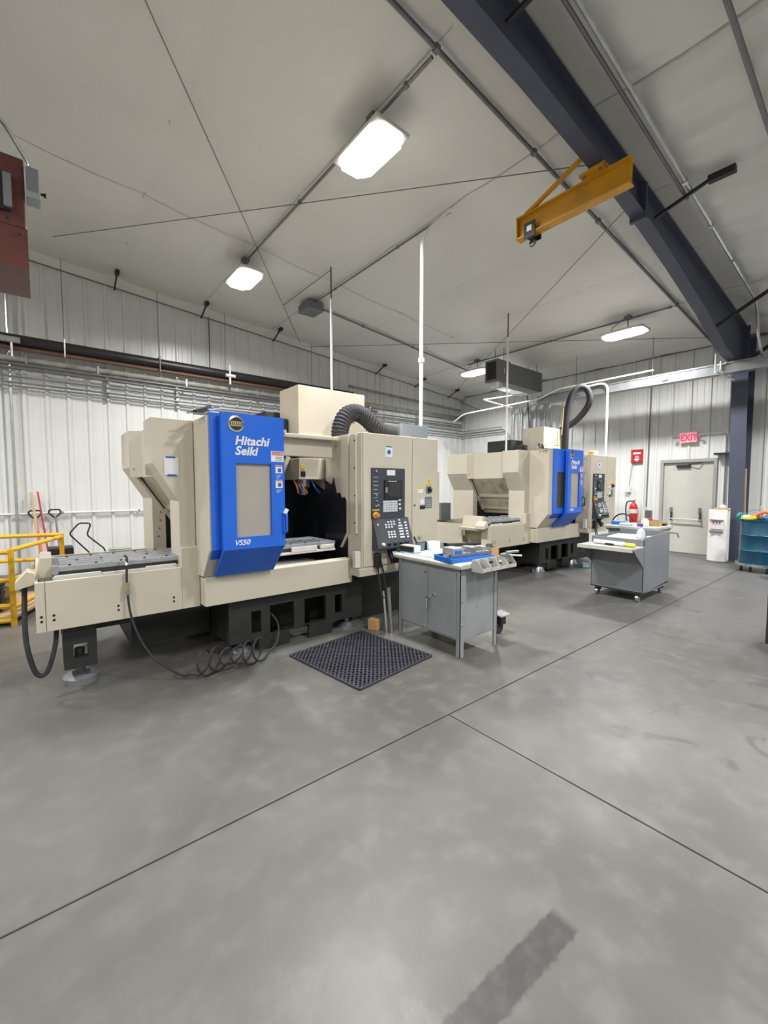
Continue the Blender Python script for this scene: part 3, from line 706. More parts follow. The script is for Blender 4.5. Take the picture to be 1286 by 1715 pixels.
MB().box(.005, .095, 4.52, 4.67, 3.81, 3.86).build('lower_body', 'duct_box', b, bevel=.004)
MB().lathe([(.010, 0), (.010, .02), (.018, .022), (.018, .035)], (.095, 4.60, 3.90), 10, 'x').build('knob', 'black', b, smooth=True)
for i, yy in enumerate((4.58, 4.62)):
    o = tag(MB().tube(spline([(.04, yy, 4.05), (.02, yy, 4.12), (-.08, yy, 4.30), (-.20, yy - .02 * i, 4.55), (-.30, yy, cz(-.3) - .04)], 8), .012 if i else .008, 8).build('power_cable', 'conduit_grey' if i else 'galv', smooth=True), ('thick dark cable' if i else 'thin pale cable') + ' hanging from ceiling to the small control box', 'cable')

# ------------------------------------------------------------------ machining centres
def plate_cells(xs, zs, y0, y1, solid):
    m_ = MB()
    for zi in range(len(zs) - 1):
        run = None
        for xi in range(len(xs)):
            ok = xi < len(xs) - 1 and solid((xs[xi] + xs[xi + 1]) / 2, (zs[zi] + zs[zi + 1]) / 2)
            if ok and run is None: run = xs[xi]
            if not ok and run is not None:
                m_.box(run, xs[xi], y0, y1, zs[zi], zs[zi + 1]); run = None
    return m_
def inr(a, lo, hi): return lo < a < hi

def machine(off, label, is_open, near):
    K = .925; FZ = -.1216
    XF[0] = lambda p: Vector((1.0175 + off[0] + K * (p.x - 1.1), 3.5705 + off[1] + K * (p.y - 3.86), off[2] + K * (p.z - FZ)))
    XF_SCALE[0] = K
    gap = off[2] / K
    r = thing('machining_center', label, 'machine', (1.1, 3.86, FZ - gap))
    # --- base casting
    hx = [(1.547, 1.646, .066, .284), (1.738, 2.003, .032, .314), (2.125, 2.386, .038, .315), (2.504, 2.598, .084, .292)]
    xs_ = sorted({1.33, 1.62, 1.949, 2.177, 2.463, 2.87} | {h[0] for h in hx} | {h[1] for h in hx})
    zs_ = sorted({FZ, 0.0, .02, .43} | {h[2] for h in hx} | {h[3] for h in hx})
    def solid(x_, z):
        if any(inr(x_, h[0], h[1]) and inr(z, h[2], h[3]) for h in hx): return False
        if z < 0.0: return inr(x_, 1.62, 1.949) or inr(x_, 2.177, 2.463)
        if z < .03 and inr(x_, 1.949, 2.177): return False
        return True
    m = plate_cells(xs_, zs_, 3.95, 3.99, solid)
    m.box(1.33, 1.37, 3.99, 4.5, 0, .43).box(2.83, 2.87, 3.99, 4.5, 0, .43).box(1.37, 2.83, 4.46, 5.6, FZ + .03, .43).box(1.37, 2.83, 3.99, 4.46, .37, .43)
    base = m.build('base_casting', 'cast_dark', r)
    for x_ in (1.47, 2.72):
        MB().cyl((x_, 4.05, 0 - .06), .03, .1, n=10).build('leveling_screw', 'conduit_grey', base, smooth=True)
        MB().lathe([(.12, FZ - gap), (.12, FZ - gap + .03), (.08, -.06)], (x_, 4.05, 0), 18).build('leveling_pad', 'steel', base, smooth=True)
    bx('side_casting', 'cast_dark', r, .62, 1.33, 4.55, 5.4, -.02, .36)
    bx('saddle_rail', 'cast_dark', r, .09, 1.40, 4.30, 5.2, .29, .42)
    bx('cabinet_base', 'cast_dark', r, 2.87, 3.70, 4.15, 5.3, FZ, .50)
    # outrigger leg with window and round pad
    m = plate_cells([.095, .16, .255, .315], [.045, .13, .24, .42], 4.12, 4.18, lambda x_, z: not (inr(x_, .16, .255) and inr(z, .13, .24)))
    m.box(.095, .12, 4.18, 4.42, .045, .42).box(.29, .315, 4.18, 4.42, .045, .42)
    lg = m.build('outrigger_leg', 'cast_dark', r)
    MB().cyl((.205, 4.28, -.04), .035, .20, n=12).build('leveling_screw', 'conduit_grey', lg, smooth=True)
    MB().lathe([(.125, FZ - gap), (.125, FZ + .05), (.115, FZ + .06), (.06, FZ + .085)], (.205, 4.28, 0), 22).build('leveling_pad', 'grey_box', lg, smooth=True)
    # --- table box on the left
    tb = bx('table_guard', 'beige', r, .0, .945, 4.0, 4.03, .412, .79, bevel=.004)
    bx('corner_panel', 'beige', tb, -.06, -.003, 4.0, 4.03, .412, .79, bevel=.004)
    m = MB().box(-.06, -.04, 4.03, 4.20, .412, .79).box(-.06, -.04, 4.62, 5.5, .412, .79).box(-.06, -.04, 4.20, 4.62, .412, .47).box(-.06, -.04, 4.20, 4.62, .68, .79)
    m.build('end_panel', 'beige', tb)
    bx('end_recess', 'beige_inner', tb, .02, .04, 4.20, 4.62, .47, .68)
    MB().prism([(-.15, .705), (-.04, .705), (-.04, .76), (-.16, .745)], 'y', 4.18, 4.62).build('end_tray', 'beige_worn', tb)
    bx('rear_panel', 'beige', tb, -.06, 1.0, 5.47, 5.5, .412, .79)
    bx('bottom_pan', 'cast_dark', tb, -.04, 1.0, 4.03, 5.47, .42, .44)
    for x_, zz in ((-.028, .53), (.045, .53), (.46, .53), (.875, .53)):
        for d in (0, .035): MB().cyl((x_, 3.998, zz - d), .0095, .006, 'y', 10).build('bolt', 'black', tb)
    MB().prism([(-.055, .79), (.045, .79), (.05, .94), (-.02, .945)], 'y', 4.2, 4.62).build('table_stop', 'beige_worn', r)
    MB().prism([(-.17, .74), (-.06, .77), (-.055, .85), (-.10, .87), (-.17, .79)], 'y', 4.06, 4.24).build('cable_bracket', 'beige_worn', r)
    if not near: bx('drive_box', 'heater_grey', r, .12, .40, 5.3, 5.5, .79, 1.13, bevel=.006)
    # --- work table
    t = bx('work_table', 'cast_dark', r, .06, 2.62, 4.12, 4.72, .80, .838, bevel=.003)
    for k in range(5):
        y0_ = 4.12 + k * .122
        bx('table_bar', 'table_steel', t, .06, 2.62, y0_, y0_ + .088, .838, .876, bevel=.002)
    for x_ in (.395, .80, 1.2): bx('cross_plate', 'table_steel', t, x_, x_ + .05, 4.118, 4.72, .845, .881, bevel=.002)
    bx('end_plate', 'table_steel', t, .048, .085, 4.117, 4.72, .82, .881)
    for i in range(14):
        for k in (0, 2, 4):
            x_ = .16 + i * .175
            if random.random() < .8: MB().cyl((x_ + .03 * (k % 4), 4.165 + k * .122, .872), .009, .012, n=8).build('hold_down', 'black', t)
    rl = bx('front_rail', 'offwhite', t, .05, 2.60, 4.085, 4.12, .775, .80, bevel=.003)
    bx('rail_clip', 'offwhite', rl, .06, .36, 4.075, 4.10, .765, .815, bevel=.003); bx('rail_clip', 'offwhite', rl, 2.05, 2.36, 4.075, 4.10, .80, .85, bevel=.003)
    bx('rail_clip', 'offwhite', rl, 2.40, 2.58, 4.075, 4.10, .81, .85, bevel=.003); bx('rail_clip', 'offwhite', rl, .68, .92, 4.075, 4.10, .765, .815, bevel=.003)
    MB().prism([(1.6, .62), (2.4, .62), (2.3, .70), (1.7, .72)], 'y', 3.98, 4.4).build('way_cover', 'steel', r)
    # --- enclosure, left end
    wing = [(.745, 2.09), (1.08, 2.09), (1.08, .435), (.945, .435), (.945, 1.37), (.745, 1.70)]
    MB().prism(wing, 'y', 4.04, 4.37).build('front_wing', 'beige', r, bevel=.006)
    bx('post_cover', 'beige', r, .945, 1.096, 4.0, 4.05, .412, .96, bevel=.005)
    MB().prism(wing, 'y', 5.2, 5.72).build('rear_wing', 'beige', r, bevel=.006)
    MB().prism([(.75, 4.37), (.85, 4.47), (.85, 5.1), (.75, 5.2), (1.05, 5.2), (1.05, 4.37)], 'z', 1.60, 2.085).build('side_panel', 'beige', r)
    MB().prism([(.85, 1.60), (.87, 1.60), (1.10, 1.28), (1.08, 1.28)], 'y', 4.37, 5.2).build('slanted_cover', 'beige_inner', r)
    MB().prism([(1.06, 1.29), (1.09, 1.29), (1.12, 1.24), (1.09, 1.24)], 'y', 4.37, 5.2).build('cover_rail', 'beige', r)
    MB().prism([(1.10, 1.25), (1.12, 1.25), (1.32, .92), (1.30, .92)], 'y', 4.37, 5.2).build('slanted_cover', 'beige_inner', r)
    MB().prism([(1.22, 1.03), (1.26, 1.03), (1.28, 1.0), (1.24, 1.0)], 'y', 4.37, 5.2).build('cover_rail', 'beige', r)
    MB().tube([(.79, 5.185, 1.70), (1.24, 5.185, .98)], .032, 4).build('wiper_strip', 'beige_inner', r)
    MB().tube([(.80, 5.16, 1.66), (1.06, 5.16, 1.26)], .010, 4).build('wiper_strip', 'black', r)
    for i in range(5): MB().cyl((1.0 + .01 * i, 5.194, .95 + i * .09), .008, .006, 'y', 8).build('rust_spot', 'pipe_brown', r)
    # --- front, doors, apron
    MB().prism([(3.66, 2.09), (4.06, 2.09), (4.06, .70), (3.87, .70), (3.66, .955)], 'x', 1.085, 1.62).build('front_panel', 'beige', r, bevel=.006)
    ap = bx('apron', 'beige', r, 1.10, 2.675, 3.86, 3.90, .432, .697, bevel=.005)
    bx('apron_return', 'beige', ap, 1.10, 1.12, 3.90, 4.06, .432, .697)
    bx('apron_lip', 'beige', ap, 1.10, 2.675, 3.90, 4.0, .685, .697)
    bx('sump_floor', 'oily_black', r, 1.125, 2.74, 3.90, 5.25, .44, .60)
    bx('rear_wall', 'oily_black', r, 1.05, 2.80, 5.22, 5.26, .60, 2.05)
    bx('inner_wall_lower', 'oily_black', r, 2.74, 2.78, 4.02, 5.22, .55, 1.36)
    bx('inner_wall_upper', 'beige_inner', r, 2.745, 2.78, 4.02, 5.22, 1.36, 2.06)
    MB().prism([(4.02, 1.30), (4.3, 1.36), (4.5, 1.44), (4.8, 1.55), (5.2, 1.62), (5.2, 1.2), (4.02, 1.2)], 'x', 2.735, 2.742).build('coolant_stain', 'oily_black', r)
    bx('roof_panel', 'beige', r, .86, 2.0, 4.06, 5.25, 2.055, 2.085)
    cn = bx('canopy_beam', 'beige', r, 1.60, 2.64, 4.20, 4.28, 1.83, 2.02, bevel=.006)
    bx('canopy_lip', 'beige', cn, 1.60, 2.66, 4.10, 4.30, 2.02, 2.06, bevel=.006)
    dx = 0.0 if is_open else .375
    ix = 0.0 if is_open else .11
    def door(name, xa, y_, wide):
        d = plate_cells([xa, xa + .113, xa + .427, xa + wide], [.965, 1.066, 1.697, 2.112], y_, y_ + .05, lambda q, z: not (inr(q, xa + .113, xa + .427) and inr(z, 1.066, 1.697)))
        d = d.build(name, 'blue', r)
        MB().prism([(y_, .968), (y_ + .05, .968), (y_ + .31, .705), (y_ + .26, .70)], 'x', xa, xa + wide).build('door_skirt', 'blue', d, bevel=.004)
        bx('window_pane', 'pane', d, xa + .105, xa + .435, y_ + .025, y_ + .032, 1.06, 1.70)
        return d
    door('inner_door', 1.105 + ix, 3.635, .56)
    xa = 1.17 + dx
    d = door('outer_door', xa, 3.55, .552)
    # emblem
    em = MB().lathe([(.068, 0), (.068, -.006), (.054, -.008), (.054, -.002)], (xa + .12, 3.55, 2.022), 28, 'y').build('emblem', 'chrome', d, smooth=True)
    MB().lathe([(.055, 0), (.055, -.004)], (xa + .12, 3.55, 2.022), 28, 'y').build('emblem_disc', 'black', em)
    bx('emblem_band', 'gold', em, xa + .075, xa + .165, 3.541, 3.547, 2.002, 2.042)
    for i in range(5): bx('emblem_mark', 'black', em, xa + .085 + i * .016, xa + .091 + i * .016, 3.539, 3.542, 2.010, 2.034)
    text('door_lettering', 'Hitachi', 'white', d, (xa + .106, 3.549, 1.853), .102, '-y', shear=.22, bold=.030, sx=1.0, spacing=1.02)
    text('door_lettering', 'Seiki', 'white', d, (xa + .106, 3.549, 1.768), .102, '-y', shear=.22, bold=.030, sx=1.0, spacing=1.02)
    text('model_lettering', 'VS50', 'white', d, (xa + .085, 3.549, 1.002), .062, '-y', shear=.3, bold=.02, sx=1.05)
    st = bx('danger_sticker', 'white', d, xa + .425, xa + .545, 3.546, 3.55, 1.72, 1.812)
    bx('sticker_header', 'sign_red', st, xa + .433, xa + .537, 3.544, 3.547, 1.778, 1.808)
    text('sticker_lettering', 'DANGER', 'white', st, (xa + .437, 3.5435, 1.784), .026, '-y', bold=.01, sx=.92, depth=.0006)
    for i in range(3): bx('sticker_line', 'conduit_grey', st, xa + .465, xa + .530, 3.545, 3.547, 1.73 + i * .014, 1.736 + i * .014)
    for zz in (1.617, 1.487):
        s2 = bx('warning_sticker', 'white', d, xa + .465, xa + .530, 3.546, 3.55, zz, zz + .072)
        bx('sticker_header', 'orange', s2, xa + .467, xa + .528, 3.545, 3.547, zz + .058, zz + .070)
        bx('pictogram', 'tape_blue', s2, xa + .487, xa + .518, 3.545, 3.547, zz + .01, zz + .045)
        for i in range(3): bx('sticker_line', 'key_white', s2, xa + .472, xa + .522 - .012 * i, 3.546, 3.549, zz - .02 - i * .012, zz - .016 - i * .012)
    hd = MB().tube(rounded([(xa + .545, 3.56, 1.25), (xa + .545, 3.50, 1.25), (xa + .545, 3.50, 1.09), (xa + .545, 3.56, 1.09)], .02), .010, 8).build('door_handle', 'blue' if near else 'black', d, smooth=True)
    if near: MB().obox((xa + .552, 3.53, 1.275), (.03, .02, .05), ry=.5).build('rag_scrap', 'white', d)
    MB().box(1.0, 1.70, 3.70, 3.73, 2.095, 2.110).build('door_track', 'conduit_grey', r)
    ln = MB().obox((1.10, 3.80, 2.15), (.20, .035, .035), rz=R(35), ry=R(-20)).obox((1.13, 3.88, 2.17), (.18, .03, .03), rz=R(35), ry=R(-25)).build('door_linkage', 'black', r)
    MB().tube([(.98, 3.84, 2.12), (1.24, 3.80, 2.19)], .010, 6).build('linkage_rod', 'chrome', ln, smooth=True)
    # --- column, head, spindle
    bx('machine_column', 'cast_dark', r, 2.30, 3.05, 5.26, 5.9, FZ + .05, 2.48, bevel=.01)
    hsh = 0.0 if near else .18
    hb = bx('head_cover', 'beige', r, 2.47 + hsh, 3.47, 4.69, 5.20, 2.12, 2.735, bevel=.006)
    bx('head_cover_base', 'beige', hb, 2.44 + hsh, 3.49, 4.66, 5.22, 2.085, 2.135)
    bx('vent_panel', 'beige_inner', hb, 3.10, 3.30, 4.684, 4.69, 2.36, 2.53)
    sp = bx('spindle_head', 'beige', r, 2.37, 2.69, 4.50, 5.0, 1.585, 1.835, bevel=.006)
    bx('spindle_side', 'beige_inner', sp, 2.69, 2.87, 4.53, 4.9, 1.60, 1.83)
    bx('sensor_plate', 'black_gloss', sp, 2.765, 2.83, 4.524, 4.53, 1.66, 1.80)
    bx('warning_label', 'yellow_bright', sp, 2.39, 2.44, 4.495, 4.50, 1.71, 1.755); bx('warning_label', 'black', sp, 2.39, 2.45, 4.495, 4.50, 1.615, 1.68)
    MB().lathe([(.085, 1.585), (.085, 1.50), (.05, 1.47), (.05, 1.40), (.02, 1.38)], (2.53, 4.70, 0), 18).build('spindle_nose', 'steel', sp, smooth=True)
    for i, (x_, c_) in enumerate(((2.36, 'orange'), (2.40, 'vise_blue'), (2.44, 'orange'), (2.60, 'vise_blue'))):
        MB().tube(spline([(x_, 4.62, 1.58), (x_ + .02, 4.58, 1.50), (x_ + .05 + .02 * i, 4.60, 1.42)], 5), .011, 6).build('coolant_nozzle', c_, sp, smooth=True)
    MB().tube([(2.12, 4.75, 1.35), (2.36, 4.75, 1.86)], .03, 4).build('diagonal_arm', 'beige_inner', r)
    bx('motor_housing', 'cast_dark', r, 2.36, 2.46, 4.95, 5.2, 2.085, 2.35, bevel=.01)
    # --- control cabinet
    cb = bx('control_cabinet', 'beige', r, 2.70, 3.87, 3.71, 4.45, .535, 2.085, bevel=.006)
    ld = bx('cabinet_door', 'beige', cb, 2.715, 3.428, 3.695, 3.71, .615, 2.08, bevel=.003)
    rd = bx('cabinet_door', 'beige', cb, 3.436, 3.865, 3.695, 3.71, .615, 2.08, bevel=.003)
    bx('hinge_strip', 'beige', cb, 3.87, 3.915, 3.71, 3.80, 1.08, 1.68, bevel=.003)
    bx('plinth', 'beige', cb, 2.655, 3.87, 3.69, 4.3, .515, .60, bevel=.004)
    for y_ in (3.78, 3.93): bx('jamb_strip', 'beige', cb, 2.672, 2.70, y_, y_ + .035, .98, 2.06, bevel=.003)
    for zz in (2.0, 1.70, 1.40, 1.10): MB().cyl((2.668, 3.80, zz), .010, .008, 'x', 8).build('bolt', 'black', cb)
    MB().prism([(3.93, .98), (3.965, .98), (4.10, .80), (4.065, .80)], 'x', 2.675, 2.70).build('jamb_foot', 'beige', cb)
    bx('limit_switch', 'offwhite', cb, 2.63, 2.70, 3.73, 3.79, .61, .79, bevel=.004)
    MB().tube(spline([(2.665, 3.76, .61), (2.67, 3.75, .5), (2.72, 3.80, .40)], 5), .006, 6).build('switch_cable', 'black', cb)
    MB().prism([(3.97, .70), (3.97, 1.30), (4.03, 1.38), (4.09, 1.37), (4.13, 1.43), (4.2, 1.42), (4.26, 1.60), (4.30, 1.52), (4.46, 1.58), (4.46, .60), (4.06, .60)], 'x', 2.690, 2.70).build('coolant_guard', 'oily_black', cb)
    # operator panel
    op = bx('operator_panel', 'panel_dark', cb, 2.815, 3.30, 3.675, 3.695, 1.142, 1.706, bevel=.004)
    MB().prism([(3.675, 1.142), (3.695, 1.142), (3.695, .79), (3.585, .80), (3.575, .825)], 'x', 2.83, 3.35).build('keyboard_console', 'panel_dark', op, bevel=.004)
    bz = bx('screen_bezel', 'black', op, 2.985, 3.245, 3.660, 3.676, 1.355, 1.575, bevel=.004)
    bx('screen', 'screen', bz, 3.035, 3.215, 3.656, 3.661, 1.385, 1.545)
    bx('screen_marking', 'key_white', bz, 3.03, 3.16, 3.658, 3.661, 1.556, 1.563)
    bx('drive_slot', 'steel', bz, 2.99, 3.02, 3.650, 3.662, 1.43, 1.49)
    bx('note_card', 'white', op, 3.025, 3.145, 3.670, 3.676, 1.625, 1.685)
    kb = MB()
    for i in range(9):
        for j in range(5): kb.box(2.972 + i * .0235, 2.972 + i * .0235 + .019, 3.668, 3.676, 1.215 + j * .026, 1.215 + j * .026 + .021)
    kb.build('keypad', 'key_white', op, kind='stuff')
    k2 = MB()
    for x_, zz in ((3.20, 1.335), (3.20, 1.285), (3.205, 1.235)): k2.box(x_, x_ + .03, 3.668, 3.676, zz, zz + .022)
    k2.build('cursor_keys', 'key_white', op, kind='stuff')
    def con(x_, zz, dy=.0):   # point on sloped console face
        t_ = (1.142 - zz) / (1.142 - .825); return (x_, 3.675 - .10 * t_ - dy, zz)
    k3 = MB()
    for j in range(3):
        for i in range(4):
            if (i + j) % 5: k3.obox(con(2.99 + i * .042, 1.10 - j * .028), (.024, .010, .018), rx=R(-17))
    for j in range(3):
        for i in range(3): k3.obox(con(3.01 + i * .042, .99 - j * .028), (.026, .010, .018), rx=R(-17))
    for j in range(7):
        k3.obox(con(3.20, 1.115 - j * .032), (.065 if j > 1 else .03, .010, .018), rx=R(-17))
        if j > 0: k3.obox(con(3.285, 1.115 - j * .032), (.034, .010, .018), rx=R(-17))
    k3.build('button_rows', 'key_white', op, kind='stuff')
    for i, x_ in enumerate((2.90, 2.985, 3.075, 3.16, 3.245)):
        MB().lathe([(.022, 0), (.022, -.012), (.014, -.03), (.012, -.032)], con(x_, .862), 14, 'y').build('rotary_knob', 'black' if i else 'key_white', op, smooth=True)
        MB().lathe([(.028, .002), (.028, -.004)], con(x_, .862), 16, 'y').build('knob_dial', 'conduit_grey', op)
    es = MB().lathe([(.036, 0), (.036, -.006)], (2.865, 3.675, 1.185), 20, 'y').build('emergency_ring', 'yellow_bright', op)
    MB().lathe([(.016, 0), (.016, -.03), (.028, -.034), (.024, -.05)], (2.865, 3.672, 1.185), 18, 'y').build('emergency_button', 'orange', es, smooth=True)
    bx('emergency_label', 'yellow_bright', op, 2.82, 2.92, 3.672, 3.676, 1.236, 1.246)
    for i in range(6): bx('indicator_label', 'key_white', op, 2.835, 2.905 - .01 * (i % 2), 3.673, 3.676, 1.60 - i * .045, 1.604 - i * .045)
    for x_, zz in ((2.875, 1.665), (2.875, 1.40), (2.88, 1.34), (2.865, 1.285), (2.895, 1.29)):
        MB().lathe([(.014, 0), (.014, -.012), (.008, -.022)], (x_, 3.676, zz), 12, 'y').build('selector_switch', 'steel', op, smooth=True)
    MB().lathe([(.012, 0), (.012, -.01)], con(2.875, 1.08), 12, 'y').build('push_button', 'key_white', op)
    # right door hardware
    bx('sticker', 'paper', ld, 3.02, 3.12, 3.69, 3.695, 1.83, 1.94); MB().cyl((3.07, 3.694, 1.888), .026, -.006, 'y', 14).build('sticker_mark', 'tape_blue', ld)
    bx('sticker_tab', 'green', ld, 3.03, 3.11, 3.69, 3.695, 1.94, 1.955)
    MB().prism([(3.665, 1.525), (3.75, 1.525), (3.7075, 1.61)], 'y', 3.69, 3.695).build('warning_triangle', 'yellow_bright', rd)
    MB().prism([(3.703, 1.535), (3.712, 1.555), (3.705, 1.56), (3.716, 1.59), (3.698, 1.56), (3.706, 1.556)], 'y', 3.688, 3.691).build('lightning_mark', 'black', rd)
    ms = bx('main_switch', 'grey_box', rd, 3.665, 3.75, 3.68, 3.695, 1.42, 1.505, bevel=.004)
    MB().lathe([(.030, 0), (.030, -.02), (.012, -.035), (.010, -.045)], (3.708, 3.68, 1.463), 16, 'y').build('switch_knob', 'black_gloss', ms, smooth=True)
    bx('caution_sticker', 'yellow_bright', rd, 3.535, 3.60, 3.69, 3.695, 1.475, 1.505); bx('caution_sticker', 'paper', rd, 3.525, 3.61, 3.69, 3.695, 1.42, 1.47)
    bx('rating_plate', 'grey_box', rd, 3.645, 3.76, 3.69, 3.695, 1.235, 1.375); bx('rating_plate', 'black', rd, 3.56, 3.64, 3.69, 3.695, 1.225, 1.27)
    bx('paper_tag', 'white', rd, 3.565, 3.635, 3.69, 3.695, 1.285, 1.345)
    for i in range(4): bx('plate_line', 'key_white', rd, 3.66, 3.745, 3.688, 3.691, 1.255 + i * .025, 1.259 + i * .025)
    MB().lathe([(.014, 0), (.014, -.01)], (3.47, 3.695, 1.275), 12, 'y').build('door_lock', 'conduit_grey', rd)
    MB().lathe([(.032, 0), (.030, -.008), (.012, -.01)], (3.555, 3.695, .885), 16, 'y').build('round_lock', 'galv', rd, smooth=True)
    # handset and pendant under the console
    hs = bx('handset', 'black', r, 2.845, 2.92, 3.63, 3.70, .60, .76, bevel=.012)
    MB().tube(spline([(2.89, 3.66, .60), (2.90, 3.64, .40), (2.92, 3.62, .27), (2.97, 3.62, .30), (2.965, 3.65, .50), (2.94, 3.68, .68)], 8), .010, 8).build('handset_cord', 'rubber', hs, smooth=True)
    MB().obox((3.10, 3.645, .715), (.11, .05, .17), rx=R(-25)).build('pendant', 'black', r, bevel=.008)
    MB().obox((3.10, 3.615, .745), (.07, .006, .05), rx=R(-25)).build('pendant_display', 'light_blue', r)
    if not near:
        MB().cyl((3.25, 3.95, 2.085), .05, .09, n=14).build('beacon', 'orange', r, smooth=True)
        bx('conduit_box', 'white', r, 3.55, 3.70, 4.0, 4.12, 2.085, 2.22)
    else:
        # cable loop below the table stop
        MB().tube(spline([(-.12, 4.15, .74), (-.125, 4.1, .55), (-.12, 4.05, .32), (-.075, 4.05, .10), (-.01, 4.06, .09), (.045, 4.09, .27), (.06, 4.14, .42)], 8), .017, 8).build('cable_loop', 'rubber', r, smooth=True)
        db = bx('duct_box', 'duct_box', r, 3.76, 4.24, 4.25, 4.55, 2.085, 2.335, bevel=.004)
        path = spline([(2.89, 4.42, 2.07), (2.90, 4.42, 2.22), (2.98, 4.42, 2.37), (3.12, 4.42, 2.43), (3.27, 4.42, 2.39), (3.45, 4.42, 2.27), (3.62, 4.42, 2.21), (3.78, 4.42, 2.20)], 9)
        rad = [.098 if i % 2 else .112 for i in range(len(path))]
        MB().tube(path, .1, 16, rad).build('flexible_duct', 'rubber', r, smooth=False)
        bx('duct_collar', 'galv', db, 3.735, 3.765, 4.27, 4.53, 2.09, 2.33)
    XF[0] = None; XF_SCALE[0] = 1.0
    return r
m1 = machine((0, 0, 0), 'nearer beige machining center with its blue sliding door pushed open', True, True)
m2 = machine((5.36, .243, .05), 'farther beige machining center with both blue doors closed', False, False)

# things that belong to the near machine's surroundings (placed in its local frame)
K = .925
def L1(x_, y_, z): return Vector((1.0175 + K * (x_ - 1.1), 3.5705 + K * (y_ - 3.86), K * (z + .1216)))
a = L1(.837, 4.036, 1.60); b = L1(.953, 4.036, 1.755)
pn = thing('paper_notice', 'white paper sheet fixed with blue tape on near machine left wing', 'paper', (a.x, a.y, a.z))
bx('sheet', 'paper', pn, a.x, b.x, a.y - .003, a.y, a.z, b.z)
bx('tape', 'tape_blue', pn, a.x + .012, b.x - .025, a.y - .005, a.y - .001, b.z - .008, b.z + .006)
bx('tape', 'tape_blue', pn, a.x + .022, b.x - .018, a.y - .005, a.y - .001, a.z - .008, a.z + .006)
ah = thing('air_hose', 'grey air hose hanging from table and lying coiled on the floor', 'hose', L1(.52, 3.95, .9))
pts = [L1(.527, 4.05, .925), L1(.527, 3.975, .90), L1(.520, 3.96, .673), L1(.548, 3.93, .395), L1(.66, 3.86, .11), L1(.85, 3.76, -.07), L1(.95, 3.74, -.09)]
c0 = L1(.98, 3.74, 0); hel = []
for i in range(0, 85):
    t = i / 84; ang = -math.pi / 2 + t * 2 * math.pi * 6; rr = .085 + .022 * math.sin(9 * t)
    hel.append(Vector((c0.x + .52 * t + .085 * math.cos(ang), c0.y + .01 * math.sin(5 * t) - .05 + rr * math.cos(ang) * .55, .115 + rr * math.sin(ang))))
end = [L1(1.66, 3.80, -.09), L1(1.75, 3.82, -.02), L1(1.80, 3.90, .12), L1(1.76, 3.97, .22), L1(1.74, 4.1, .2)]
MB().tube(spline(pts, 6)[:-1] + hel + spline(end, 6), .0085, 8).build('hose', 'rubber', ah, smooth=True)
fi = [L1(.527, 3.99, .915), L1(.525, 3.965, .86)]
MB().tube(fi, .011, 8).build('chrome_nozzle', 'chrome', ah, smooth=True)
MB().tube([L1(.521, 3.955, .72), L1(.520, 3.955, .66)], .017, 8).build('coupling', 'gold', ah, smooth=True)
MB().tube([L1(.520, 3.955, .66), L1(.521, 3.952, .62)], .019, 8).build('ferrule', 'steel', ah, smooth=True)
o = tag(MB().tube(spline([(8.05, 4.02, .22), (8.2, 3.92, .20), (8.25, 3.7, .05), (8.35, 3.45, .02), (8.0, 3.2, .015), (7.5, 3.1, .015)], 8), .012, 8).build('air_hose', 'rubber', smooth=True), 'dark hose on the floor below the far machine', 'hose')
o = tag(MB().obox((7.9, 3.72, .025), (.30, .12, .05), rz=.5).build('blue_rag', 'light_blue', bevel=.015), 'crumpled blue rag on the floor below the far machine', 'rag')
# thick hose looping above the far machine
o = tag(MB().tube(spline([(8.55, 4.52, 2.15), (8.52, 4.50, 2.6), (8.50, 4.48, 3.0), (8.52, 4.40, 3.35), (8.6, 4.28, 3.52), (8.7, 4.16, 3.45), (8.75, 4.14, 3.2), (8.72, 4.35, 2.9), (8.6, 4.62, 2.7), (8.45, 4.8, 2.6), (8.3, 4.9, 2.35)], 8), .062, 12).build('extraction_hose', 'rubber', smooth=True), 'thick black hose looping up above the far machine', 'hose')
conduit('cable_mast', [(8.35, 4.5, 2.55), (8.40, 4.5, 3.1)], .012, 'wood', 'thin brown rod standing beside the thick black hose', 'rod')
conduit('cable_drop', [(9.9, 6.3, 3.85), (9.9, 6.25, 3.3), (9.85, 6.15, 2.9)], .025, 'rubber', 'black cable dropping from the conduit bundle behind the far machine', 'cable')

# bars and clutter between near machine and grey cabinet
o = tag(MB().tube([(2.75, 3.27, .0), (2.755, 3.32, .46)], .020, 8).build('steel_bar', 'steel', smooth=True), 'bright steel bar leaning between near machine and grey cabinet', 'bar')
o = tag(MB().tube([(2.715, 3.30, .0), (2.72, 3.36, .42)], .012, 8).build('steel_bar', 'galv', smooth=True), 'thinner grey bar leaning next to the bright steel bar', 'bar')
o = tag(MB().obox((2.68, 3.46, .055), (.09, .11, .11), rz=.4).build('wood_block', 'cardboard', bevel=.004), 'brown wood block on the floor under the near control cabinet', 'block')

# ------------------------------------------------------------------ rubber mat
ma = MB(); W_, D_ = .86, .90; nb = 19
for i in range(nb + 1):
    x_ = -W_ / 2 + W_ * i / nb; ma.box(x_ - .011, x_ + .011, -D_ / 2, D_ / 2, 0, .016)
for j in range(nb + 2):
    y_ = -D_ / 2 + D_ * j / (nb + 1); ma.box(-W_ / 2, W_ / 2, y_ - .011, y_ + .011, 0, .016)
o = ma.build('rubber_mat', 'mat_rubber'); o.location = (2.145, 2.965, .001); o.rotation_euler = (0, 0, R(7))
tag(o, 'dark perforated rubber mat on the floor before the near machine', 'mat')

